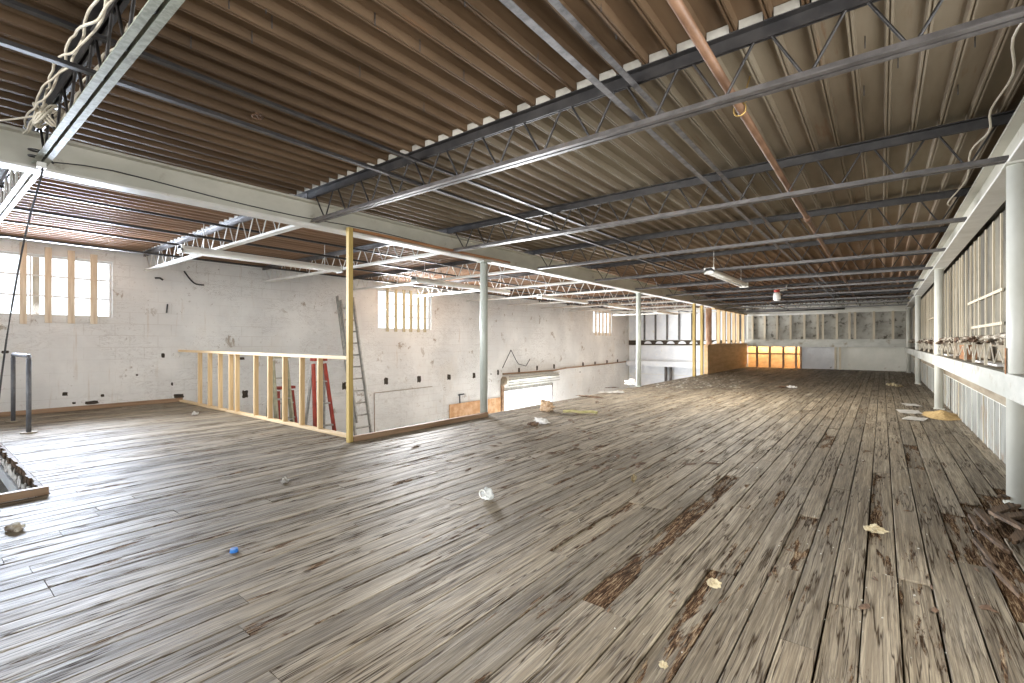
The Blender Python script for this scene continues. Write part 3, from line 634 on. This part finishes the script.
for a in range(2): tube(cw, [V(-3.05+.02*a+.03*math.sin(q*.7), 1.35+.03*math.cos(q*.7+a), 2.39) for q in range(12)], .004, 6)
tag(obj('wire_coil', cw, 'copper'), 'small curled brown wire stuck to the deck over the near floor', 'wire')

# ------------------------------------------------------------------ guard wall, post, curbs, handrail
GY = 2.86
g = thing('guard_wall', 'unfinished pine stud guard wall along the platform edge', 'guard wall', (-6.7, GY, 0))
obj('bottom_plate', box(-9.22, GY-.035, 0.001, -4.36, GY+.035, .03), 'pine_long', g, bevel=.002)
obj('top_plate', bar(bmesh.new(), (-9.24, GY, .845), (-4.36, GY, .83), .075, .034), 'pine_long', g, bevel=.002)
for u in (200, 210, 220.3, 231, 237.2, 256, 270, 285, 302, 320): x = xat(u, GY); obj('stud', box(x-.015, GY-.028, .03, x+.015, GY+.028, .823), 'pine', g, bevel=.0015)
PY = yat(349.8, -4.16)
tag(obj('wooden_post', box(-4.185, PY-.025, .001, -4.14, PY+.025, 2.128), 'treated', bevel=.003), 'tall yellow timber post between guard wall end and roof beam', 'post')
tag(obj('floor_curb', bx(bmesh.new(), -4.185, PY+.03, .001, -4.14, 4.80, .056), 'curb', bevel=.002), 'low brown curb board on the well edge from yellow post to first column', 'curb board')
tag(obj('floor_curb', bx(bmesh.new(), -4.345, -1.6, .001, -4.30, STY-.01, .052), 'curb', bevel=.002), 'low brown curb board beside the stair opening', 'curb board')
h = thing('pipe_handrail', 'blue-grey pipe handrail standing alone at the stair opening', 'handrail', (-8.0, .85, 0))
xa, xb, hy = -8.55, -7.36, .85
for x in (xa, xb):
    obj('post', tube(bmesh.new(), [(x, hy, .012), (x, hy, .80)], .022, 14), 'pipe', h)
    obj('floor_flange', lathe(bmesh.new(), x, hy, [(.07, .001), (.07, .012)], 20), 'brownply', h)
obj('top_rail', tube(bmesh.new(), [(xa, hy, .80), (xa, hy, .825), (xa+.015, hy, .84), (xb-.015, hy, .84), (xb, hy, .825), (xb, hy, .80)], .022, 14), 'pipe', h)
# broken edge of the stair opening
se = bmesh.new(); r = random.Random(4); x = STX0
while x < STX1-.05:
    w = r.uniform(.05, .12); bx(se, x, STY-.012-r.uniform(0, .03), -.055, x+w-.006, STY+.02, -.004); x += w
struct('trim_5', se, 'splinter', label='ragged board ends at the stair opening')
struct('trim_6', box(STX0, STY-.03, -.30, STX1, STY, -.2), 'white_panel', label='pale rim beam below the ragged board ends')
sj = struct('trim_7', box(STX0, STY-.008, -.2, STX1, STY+.02, -.055), 'sub', label='dark rim joist in the stair opening')
r = random.Random(9)
for i in range(16):
    x = STX0+.1+i*.2; bb = bmesh.new(); bmesh.ops.create_icosphere(bb, subdivisions=2, radius=.04*S)
    for v in bb.verts: v.co *= r.uniform(.6, 1.2); v.co.z *= .9; v.co.y *= .4; v.co += V(x, STY-.02, -.13+r.uniform(-.03, .03))*S
    obj('peeling_flake', bb, 'paper', sj)

# ------------------------------------------------------------------ plywood half wall, far stud wall
p = thing('plywood_half_wall', 'tan plywood half wall along the far well edge', 'half wall', (-4.24, 17.8, 0))
pw_ = bmesh.new()
for a, b in ((15.15, 16.9), (16.91, 18.7), (18.71, 20.5)): bx(pw_, -4.23, a, .001, -4.20, b, .88)
obj('plywood_facing', pw_, 'ply', p)
obj('cap_board', box(-4.33, 15.15, .88, -4.19, 20.5, .905), 'ply', p)
obj('end_panel', box(-4.31, 15.12, .001, -4.20, 15.148, .88), 'ply', p)
fsw = thing('stud_wall', 'open pine stud wall standing on the plywood half wall', 'stud wall', (-4.26, 17.8, .905))
for u in (718.5, 724, 729, 734, 738, 743): y = yat(u, -4.26); obj('stud', box(-4.31, y-.04, .93, -4.21, y+.04, 2.04), 'pine', fsw)
obj('top_plate', box(-4.31, 15.9, 2.04, -4.21, 20.5, 2.075), 'pine', fsw); obj('bottom_plate', box(-4.31, 15.9, .906, -4.21, 20.5, .93), 'pine', fsw)
y = yat(694, -4.24); tag(obj('wooden_post', box(-4.27, y-.05, .001, -4.20, y+.05, 2.08), 'treated'), 'yellow timber post standing on the floor just before the plywood half wall', 'post')
y = yat(702, -4.26); tag(obj('wooden_post', box(-4.30, y-.05, .001, -4.23, y+.05, 2.08), 'treated'), 'yellow timber post between the floor post and peeled column', 'post')

# ------------------------------------------------------------------ roll-up door, plywood scrap on wall, ladders
d = struct('door_1', bx(bmesh.new(), LX, GAR[0]-.12, LOWZ, LX+.05, GAR[0], -.30), 'curb', label='open roll-up door with its curtain coiled above')
obj('track', box(LX, GAR[1], LOWZ, LX+.05, GAR[1]+.05, -.46), 'grey_steel', d)
cl = bmesh.new(); tube(cl, [(LX+.12, GAR[0]-.05, -.17), (LX+.12, GAR[1]+.2, -.17)], .10, 18); obj('curtain_coil', cl, 'plain', d)
sl = bmesh.new()
for i in range(4): bar(sl, (LX+.24, GAR[0]+.0, -.08-.09*i), (LX+.24, GAR[1]+.2, -.08-.09*i), .02, .028)
obj('curtain_slats', sl, 'alu', d)
obj('bottom_bar', box(LX+.02, GAR[0], -.54, LX+.06, GAR[1], -.44), 'alu', d)
obj('winder', lathe(bmesh.new(), LX+.2, GAR[0]-.2, [(.06, -.35), (.10, -.28), (.10, -.14), (.06, -.07)], 16), 'brownply', d)
x = LX+.006
def wall_board(name, ua, ub, vt, vb, mt, lab, cat):
    a, b = wp(ua, vt), wp(ub, vt); zb_ = wp((ua+ub)/2, vb).z; zt_ = wp((ua+ub)/2, vt).z
    return tag(obj(name, box(LX+.003, a.y, zb_, LX+.03, b.y, zt_), mt), lab, cat)
wall_board('plywood_scrap', 449, 500, 401, 419, 'osb', 'orange plywood sheet fixed low on the block wall behind first column', 'plywood')
q = bmesh.new(); bar(q, wp(459.5, 394), wp(460, 410), .03, .03); bar(q, wp(458, 395), wp(464, 394), .03, .03); tag(obj('wall_hook', q, 'black'), 'dark iron hook above the orange plywood sheet', 'hook')
wg = bmesh.new(); tube(wg, [wp(502.5, 368, LX+.012), wp(511, 350, LX+.012), wp(516, 360, LX+.012), wp(518.5, 364, LX+.012), wp(526, 366, LX+.012), wp(530, 359, LX+.012)], .01, 5)
tag(obj('loose_wire', wg, 'black'), 'thin dark wire hooked on the wall over the roll-up door', 'wire')
for (a, b, lab) in (((185, 345+0), (190, 345), None),): pass
w1 = bmesh.new(); tube(w1, smooth([wp(184, 271, LX+.02), wp(190, 279, LX+.02), wp(196, 284, LX+.02), wp(204, 285, LX+.02)]), .012, 6); tag(obj('loose_wire', w1, 'black'), 'short dark wire curl on the block wall near the roof', 'wire')
w2 = bmesh.new(); bar(w2, wp(167.5, 304), wp(166.5, 313), .02, .02); tag(obj('wall_bracket', w2, 'black'), 'small dark stub on the block wall past the near window', 'bracket')
w3 = bmesh.new(); tube(w3, [wp(155, 278, LX+.02), wp(160, 278, LX+.02), wp(163, 280, LX+.02)], .015, 6); tag(obj('wall_bracket', w3, 'black'), 'small dark bracket high on the block wall near the window', 'bracket')

def leaning_ladder(y0, y1, top, foot, mt, label):
    t = thing('extension_ladder', label, 'ladder', (foot[0], (y0+y1)/2, foot[1]))
    T = lambda y, a: V(top[0]+(foot[0]-top[0])*a, y, top[1]+(foot[1]-top[1])*a)
    for y in (y0, y1): obj('rail', bar(bmesh.new(), T(y, 0), T(y, 1), .03, .07, (1, 0, 0)), mt, t)
    for y in (y0+.035, y1-.035): obj('fly_rail', bar(bmesh.new(), T(y, .02)+V(.06, 0, 0), T(y, .62)+V(.06, 0, 0), .025, .06, (1, 0, 0)), mt, t)
    for i in range(1, 17): a = i/17; obj('rung', tube(bmesh.new(), [T(y0, a), T(y1, a)], .016, 8), mt, t)
leaning_ladder(5.72, 6.10, (LX+.05, 1.97), (-8.22, LOWZ), 'alu', 'tall grey aluminium extension ladder leaning on the block wall behind the post')
def stepladder(cx, cy, zt, rot, mrail, mrear, mstep, label, wt=.26, wb=.5, run=.62, n=9, mtop='alu'):
    t = thing('step_ladder', label, 'ladder', (cx, cy, LOWZ)); R = Matrix.Rotation(rot, 3, 'Z'); H_ = zt-LOWZ
    T = lambda a, s, f: V(cx, cy, LOWZ) + R @ V(s*(wt+(wb-wt)*a)/2, (-run if f else run*.7)*a, H_*(1-a))
    for s in (-1, 1):
        obj('front_rail', bar(bmesh.new(), T(.02, s, 1), T(1, s, 1), .03, .08, R @ V(0, 1, 0)), mrail, t)
        obj('rear_rail', bar(bmesh.new(), T(.02, s, 0), T(1, s, 0), .025, .06, R @ V(0, 1, 0)), mrear, t)
    for i in range(1, n): a = i/n; obj('step', bar(bmesh.new(), T(a, -1, 1), T(a, 1, 1), .075, .02), mstep, t)
    for i in (3, 6): a = i/8; obj('rear_brace', bar(bmesh.new(), T(a, -1, 0), T(a, 1, 0), .02, .02), mstep, t)
    b = bmesh.new(); bar(b, V(cx, cy, zt+.01)+R @ V(-wt*.62, 0, 0), V(cx, cy, zt+.01)+R @ V(wt*.62, 0, 0), .16, .05); obj('top_cap', b, mtop, t, bevel=.004)
stepladder(-6.98, 4.02, .71, 1.45, 'red', 'alu', 'alu', 'red fibreglass step ladder in the well, closest to the yellow post', wt=.17, wb=.52, mtop='red')
stepladder(-7.8, yat(279, -7.8), .74, 1.75, 'olive', 'olive', 'alu', 'olive-grey step ladder in the well behind the guard wall', wt=.25, wb=.34, run=.4, mtop='olive')
stepladder(-8.7, yat(285, -8.7), .14, 1.6, 'red', 'red', 'alu', 'shorter red step ladder in the well beside the olive-grey ladder', wt=.26, wb=.5, run=.3, mtop='red')

# ------------------------------------------------------------------ far overhead pipes and heater
for (y, z, x0, x1, m_, lab) in ((19.0, 2.24, -4.4, .6, 'white_steel', 'thin white pipe crossing under the roof before the far wall'), (19.7, 2.12, -4.2, -1.0, 'grey_steel', 'grey pipe crossing under the roof close to the far wall'), (19.9, 2.30, -4.2, .5, 'grey_steel', 'upper grey pipe crossing under the roof against the far wall')):
    tag(obj('overhead_pipe', tube(bmesh.new(), [(x0, y, z), (x1, y, z)], .03, 10), m_), lab, 'pipe', 'pipes crossing before the far wall')
hx, hyy = xat(777, 13.2), 13.2
t = thing('gas_valve', 'small white canister with red valve hung from far joists', 'valve', (hx, hyy, 2.05))
obj('canister', lathe(bmesh.new(), hx, hyy, [(.06, 2.0), (.08, 2.03), (.08, 2.18), (.05, 2.21)], 16), 'white', t)
obj('valve', lathe(bmesh.new(), hx, hyy, [(.04, 2.21), (.07, 2.23), (.07, 2.27), (.03, 2.29)], 12), 'redpart', t)
obj('elbow', tube(bmesh.new(), [(hx+.05, hyy, 2.25), (hx+.2, hyy, 2.27), (hx+.22, hyy, 2.38)], .025, 8), 'white', t)

# ------------------------------------------------------------------ ledge debris
r = random.Random(21)
def crumple(bm, c, sx, sy, sz, seed, sub=3, spike=.35):
    rr = random.Random(seed); bmesh.ops.create_icosphere(bm, subdivisions=sub, radius=1.0)
    from mathutils import noise as N
    zmin = 9
    for v in bm.verts:
        n = N.noise(v.co*2.1+V(seed*3.1, seed*1.7, 0)); n2 = N.noise(v.co*5.3+V(seed*1.3, 0, seed*2.9))
        v.co *= 1+spike*n*1.6+spike*.7*n2
        v.co = V(v.co.x*sx, v.co.y*sy, max(v.co.z, -.7)*sz); zmin = min(zmin, v.co.z)
    for v in bm.verts: v.co = V(v.co.x+c[0], v.co.y+c[1], v.co.z-zmin+c[2])*S
    return bm
ins = bmesh.new()
y = 3.2; k = 0
ring = []
from mathutils import noise as NZ
n_ = 10
while y < FY-.3:
    rr_ = .019*(1+.9*NZ.noise(V(y*2.3, 0, 0))); xx = .715+.03*NZ.noise(V(y*1.3, 5, 0)); zz = 1.035+.03*NZ.noise(V(y*1.9, 9, 3))
    ring.append([ins.verts.new(V(xx+1.8*rr_*math.cos(2*PI*q/n_)*(1+.4*NZ.noise(V(y*6, q, 0))), y, zz+rr_*math.sin(2*PI*q/n_)*(1+.5*NZ.noise(V(y*6, q, 4))))*S) for q in range(n_)]); y += .07
for A, B in zip(ring, ring[1:]):
    for q in range(n_): ins.faces.new((A[q], A[(q+1) % n_], B[(q+1) % n_], B[q]))
ins.faces.new(ring[0][::-1]); ins.faces.new(ring[-1])
insr = tag(obj('insulation_strip', ins, 'insul'), 'long lumpy strip of grimy insulation at the foot of the upper stud wall', 'insulation')
for i in range(40):
    y = 4.4+i*.38+r.uniform(-.15, .15)
    b = bmesh.new(); crumple(b, (.66+r.uniform(-.02, .05), y, .985+r.uniform(-.03, .01)), r.uniform(.015, .035), r.uniform(.03, .12), r.uniform(.012, .035), i+40, 3, .8)
    obj('torn_scrap', b, 'insul' if i % 4 else 'brownbit', insr)
for i, yy in enumerate((4.6, 5.4, 6.05, 6.6, 7.5, 8.2, 9.0, 10.3, 11.4, 12.6, 14.0, 15.5)):
    tag(obj('hanger_post', box(.655, yy, .806, .675, yy+.02, 1.02), 'stud_pale'), 'thin white upright between the ledge shelf and the insulation strip', 'upright', 'thin uprights on the ledge shelf')
zz = bmesh.new(); tube(zz, [V(.652, 4.3+i*.16, .96 if i % 2 else .86) + V(0, r.uniform(-.05, .05), r.uniform(-.03, .03)) for i in range(70)], .0045, 5)
tag(obj('zigzag_wire', zz, 'cable'), 'white zigzag wire strung along the debris ledge', 'wire')
tag(obj('wood_block', box(.70, 7.05, .806, .80, 7.45, .96), 'rust'), 'rust-brown wooden block on the ledge shelf beside the insulation', 'wood block')
tag(obj('wood_strip', box(.6545-.058, 4.15, .80, .6545-.055+.0, 4.18, .96), 'rust'), 'short rust-brown strip on the thick white column', 'wood strip')
for i, (yy, l, w) in enumerate(((5.2, .5, .1), (6.0, .35, .08), (8.6, .6, .1))):
    tag(obj('plaster_sheet', box(.70, yy, .806, .70+w, yy+l, .822), 'paper'), ('%s pale plaster sheet lying on the ledge shelf from the thick column' % ORD[i]), 'plaster', 'plaster sheets on the ledge shelf')

# ------------------------------------------------------------------ litter on the floor
def lump(name, u, v, sx, sy, sz, mt, label, cat, seed, spike=.35, group=None):
    c = fl(u, v); b = bmesh.new(); crumple(b, (c[0], c[1], .001), sx, sy, sz, seed, 3, spike); o = obj(name, b, mt); return tag(o, label, cat, group)
def sheet(name, u, v, w, l, ang, mt, label, cat, curl=.02, seed=1):
    c = fl(u, v); b = bmesh.new(); n = 8; rr = random.Random(seed); R = Matrix.Rotation(ang, 3, 'Z'); g = []
    for i in range(n+1):
        g.append([b.verts.new((V(c[0], c[1], .003) + R @ V((j/n-.5)*w, (i/n-.5)*l, curl*abs(NZ.noise(V(i*.6+seed, j*.6, 0)))*1.6))*S) for j in range(n+1)])
    for i in range(n):
        for j in range(n): b.faces.new((g[i][j], g[i][j+1], g[i+1][j+1], g[i+1][j]))
    bmesh.ops.solidify(b, geom=b.faces[:], thickness=.0015*S)
    o = obj(name, b, mt); return tag(o, label, cat)
lump('crumpled_bag', 547, 411, .10, .085, .085, 'tanrag', 'tan crumpled bag on the floor near the well edge past first column', 'bag', 3, .4)
lump('white_rag', 541, 423, .085, .05, .035, 'paper', 'white rag on the floor just before the tan crumpled bag', 'rag', 4, .5)
lump('wood_scrap', 533, 425, .07, .04, .02, 'brownbit', 'dark brown scrap next to the white rag on the floor', 'scrap', 5, .5)
c = fl(580, 414); st = bmesh.new(); tube(st, smooth([V(c[0]-.20, c[1]-.12, .03), V(c[0]-.08, c[1]-.06, .04), V(c[0], c[1], .025), V(c[0]+.12, c[1]+.10, .03), V(c[0]+.2, c[1]+.12, .02)]), .02, 7)
tag(obj('stick', st, 'twig'), 'yellowish stick on the floor beside the tan crumpled bag', 'stick')
lump('white_rag', 632, 384.5, .16, .12, .07, 'paper', 'white rag heaped at the foot of the second well-edge column', 'rag', 6, .4)
sheet('cardboard_strip', 611, 393, .14, .5, -.9, 'paper', 'white card strip on the floor along the well edge before second column', 'card', .04, 2)
sheet('wood_strip', 612, 388, .05, .30, -.8, 'brownbit', 'dark strip of wood on the well edge behind the white card strip', 'wood strip', .02, 3)
lump('brown_litter', 590, 397, .22, .07, .012, 'brownbit', 'low smear of brown bits on the floor before the white card strip', 'scrap', 7, .6)
sheet('paper_scrap', 285, 482.5, .10, .045, -.6, 'paper', 'folded white paper scrap lying alone on near plank floor', 'paper', .03, 4)
sheet('paper_scrap', 195, 415, .14, .06, -.5, 'paper', 'white paper scrap on the platform beside the guard wall', 'paper', .05, 5)
c = fl(487, 499)
t = thing('plastic_cup', 'cloudy crushed plastic cup lying on the plank floor', 'cup', (c[0], c[1], 0))
b = bmesh.new(); crumple(b, (c[0], c[1], .001), .042, .036, .04, 8, 3, .22); obj('cup_body', b, 'clear', t)
b = bmesh.new(); tube(b, [V(c[0]-.012+.026*math.cos(a), c[1]-.030, .036+.026*math.sin(a)) for a in [i*2*PI/16 for i in range(17)]], .0035, 6, False); obj('rim', b, 'white', t)
c = fl(234, 552)
t = thing('bottle_cap', 'small blue plastic bottle cap on the near plank floor', 'bottle cap', (c[0], c[1], 0))
obj('cap_shell', lathe(bmesh.new(), c[0], c[1], [(.017, .001), (.017, .015), (.015, .018)], 20), 'blue', t); obj('cap_ring', lathe(bmesh.new(), c[0], c[1], [(.0185, .001), (.0185, .005)], 20), 'blue', t)
lump('bark_chip', 15, 530, .05, .03, .018, 'insul', 'grey-brown chip on the floor before the stair curb', 'chip', 9, .5)
lump('foam_piece', 714, 587, .026, .015, .018, 'foam', 'torn yellow foam piece beside the long gouged board', 'foam', 10, .4)
lump('foam_piece', 874, 532, .038, .020, .022, 'foam', 'torn yellow foam piece straddling a board joint past the cracked boards', 'foam', 11, .6)
lump('foam_piece', 663, 667, .012, .01, .008, 'foam', 'tiny yellow foam crumb at the near end of the rotten boards', 'foam', 12, .5)
sheet('wood_chip', 634, 481, .03, .12, .3, 'foam', 'pale curled wood chip alone in mid floor', 'wood chip', .05, 6)
c = fl(940, 415.5); b = bmesh.new(); rows = []
for i in range(9):
    q = i/8; rows.append([b.verts.new(V(c[0]+.02+(.21*q*(1+.25*NZ.noise(V(math.cos(a)*1.5, math.sin(a)*1.5, 2))))*math.cos(a), c[1]+.50*q*(1+.25*NZ.noise(V(math.cos(a)*1.5, math.sin(a)*1.5, 7)))*math.sin(a), .002+.075*(1-q)**1.4+.012*(1-q)*NZ.noise(V(q*5, a*2, 1)))*S) for a in [k*2*PI/28 for k in range(28)]] if i else [b.verts.new(V(c[0], c[1], .08)*S)])
for k in range(28): b.faces.new((rows[0][0], rows[1][k], rows[1][(k+1) % 28]))
for A, B in zip(rows[1:], rows[2:]):
    for k in range(28): b.faces.new((A[k], B[k], B[(k+1) % 28], A[(k+1) % 28]))
b.faces.new(rows[-1])
tag(obj('sawdust_pile', b, 'sawdust'), 'golden sawdust pile at the foot of the ledge-side column', 'sawdust')
for i, (u, v, w, l, a, lab) in enumerate(((911, 405,   .20, .34, .2, 'dark edged white card on the floor nearest the far wall of the pair'), (909, 412, .26, .42, .1, 'white torn card on the floor beside the sawdust pile'), (915, 419, .22, .34, -.2, 'pale card on the floor, closest to camera of the cards by sawdust'))):
    sheet('torn_card', u, v, w, l, a, 'paper', lab, 'card', .012, 20+i)
sheet('torn_card', 894, 386.5, .15, .5, .4, 'foam', 'pale buff card lying near the far ledge corner', 'card', .08, 31)
sheet('torn_card', 792, 388, .10, .22, .9, 'paper', 'small white card alone on the far floor', 'card', .05, 32)
lump('dark_scrap', 782, 387.6, .07, .08, .02, 'brownbit', 'dark scrap beside the small white card on far floor', 'scrap', 33, .5)
lump('grey_scrap', 946, 402, .10, .2, .03, 'insul', 'grey scrap heaped behind the sawdust pile', 'scrap', 34, .5)
# whitish dust patch far left: fine flakes that nobody could count
fk = bmesh.new(); r = random.Random(5)
for i in range(440):
    if i < 350: u, v = r.uniform(655, 740), r.uniform(372, 388)
    else:
        u, v = r.uniform(560, 1000), 372+300*r.random()**2.2
    x, y, z = fl(u, v)
    if not (BXL+.1 < x < .72 and y < FY-.2): continue
    s = r.uniform(.006, .02)*(1.5 if i < 350 else min(.55, .09*y)); a = r.uniform(0, PI)
    p_ = [V(x+s*math.cos(a+q*PI/2)*r.uniform(.5, 1.4), y+s*math.sin(a+q*PI/2)*r.uniform(.5, 1.4), .003) for q in range(4)]
    bot = [fk.verts.new(q*S) for q in p_]; top = [fk.verts.new((q+V(0, 0, r.uniform(.001, .003)))*S) for q in p_]
    fk.faces.new(top); fk.faces.new(bot[::-1])
    for q in range(4): fk.faces.new((bot[q], bot[(q+1) % 4], top[(q+1) % 4], top[q]))
tag(obj('paint_flakes', fk, 'plain'), 'pale paint flakes scattered over the plank floor', 'flakes', kind='stuff')
wc = bmesh.new(); r = random.Random(77)
for i in range(170):
    if i < 90: u, v = r.gauss(590, 70), r.uniform(392, 470)
    elif i < 140: u, v = r.uniform(890, 950), r.uniform(372, 402)
    else: u, v = r.uniform(600, 1000), r.uniform(430, 620)
    x, y, z = fl(u, v)
    if not (BXL+.25 < x < .62 and y < FY-.3): continue
    a = r.uniform(-.5, .5)+PI/2*(r.random() < .8); l = r.uniform(.012, .05)*(1.6 if i < 140 else .7); w = l*r.uniform(.2, .5)
    d_, n_v = V(math.cos(a), math.sin(a), 0), V(-math.sin(a), math.cos(a), 0); h_ = r.uniform(.004, .012)
    B_ = [wc.verts.new((V(x, y, .001)+d_*l*p+n_v*w*q)*S) for p, q in ((-1, -.4), (.2, -1), (1, .1), (.1, .9), (-.7, .6))]; T_ = wc.verts.new((V(x, y, h_)+d_*l*.2)*S)
    wc.faces.new(B_[::-1])
    for q in range(5): wc.faces.new((B_[q], B_[(q+1) % 5], T_))
tag(obj('wood_crumbs', wc, 'brownbit'), 'dark crumbs of rotten wood strewn over the plank floor', 'crumbs', kind='stuff')
# splintered boards by the thick column
r = random.Random(14)
def splinter_board(x, y, l, w, ang, z, tilt, label, seed):
    rr = random.Random(seed); b = bmesh.new(); R = Matrix.Rotation(ang, 3, 'Z'); n = 7
    lo_, hi_ = [], []
    for i in range(n):
        j = i/(n-1)-.5; a = -l/2+rr.uniform(-.3, .12)*l*.5; e = l/2+rr.uniform(-.12, .3)*l*.5
        lo_.append(R @ V(j*w, a, 0)); hi_.append(R @ V(j*w, e, 0))
    T = lambda p, t: b.verts.new((V(x, y, z) + p + V(0, 0, t + tilt*(p.y+l/2)))*S)
    A, B, A2, B2 = [T(p, 0) for p in lo_], [T(p, 0) for p in hi_], [T(p, .018) for p in lo_], [T(p, .018) for p in hi_]
    for i in range(n-1):
        b.faces.new((A2[i], A2[i+1], B2[i+1], B2[i])); b.faces.new((A[i], B[i], B[i+1], A[i+1])); b.faces.new((A[i], A[i+1], A2[i+1], A2[i])); b.faces.new((B[i], B2[i], B2[i+1], B[i+1]))
    b.faces.new((A[0], A2[0], B2[0], B[0])); b.faces.new((A[-1], B[-1], B2[-1], A2[-1]))
    tag(obj('splintered_board', b, 'splinter'), label, 'broken board', 'splintered boards by the thick column')
SPL = [(fl(985, 520), .30, .05, .1), (fl(1003, 512), .34, .07, -.5), (fl(1016, 520), .36, .07, -.7), (fl(1020, 540), .3, .06, -.3), (fl(992, 545), .34, .03, .25), (fl(985, 560), .4, .022, .12), (fl(1000, 585), .36, .02, .2), (fl(975, 530), .25, .03, .05), (fl(1010, 530), .28, .05, .4), (fl(1022, 505), .3, .06, -.9)]
SL = ['wide dark splintered board lying beside the thick column', 'splintered board angled against the thick column foot', 'reddish splintered board just past the thick column', 'splintered board on frame edge nearest the camera', 'long thin splinter in the broken floor channel, middle one', 'thin red-brown splinter lying lengthwise in the broken channel', 'thin splinter at the near end of the broken channel', 'short splinter at the far end of the broken channel', 'splintered board crossing others before the thick column', 'splintered board half hidden behind the thick column']
for i, (c, l, w, a) in enumerate(SPL): splinter_board(c[0], c[1], l*.75, w*.7, a, .002+.004*i, .03, SL[i], 60+i)
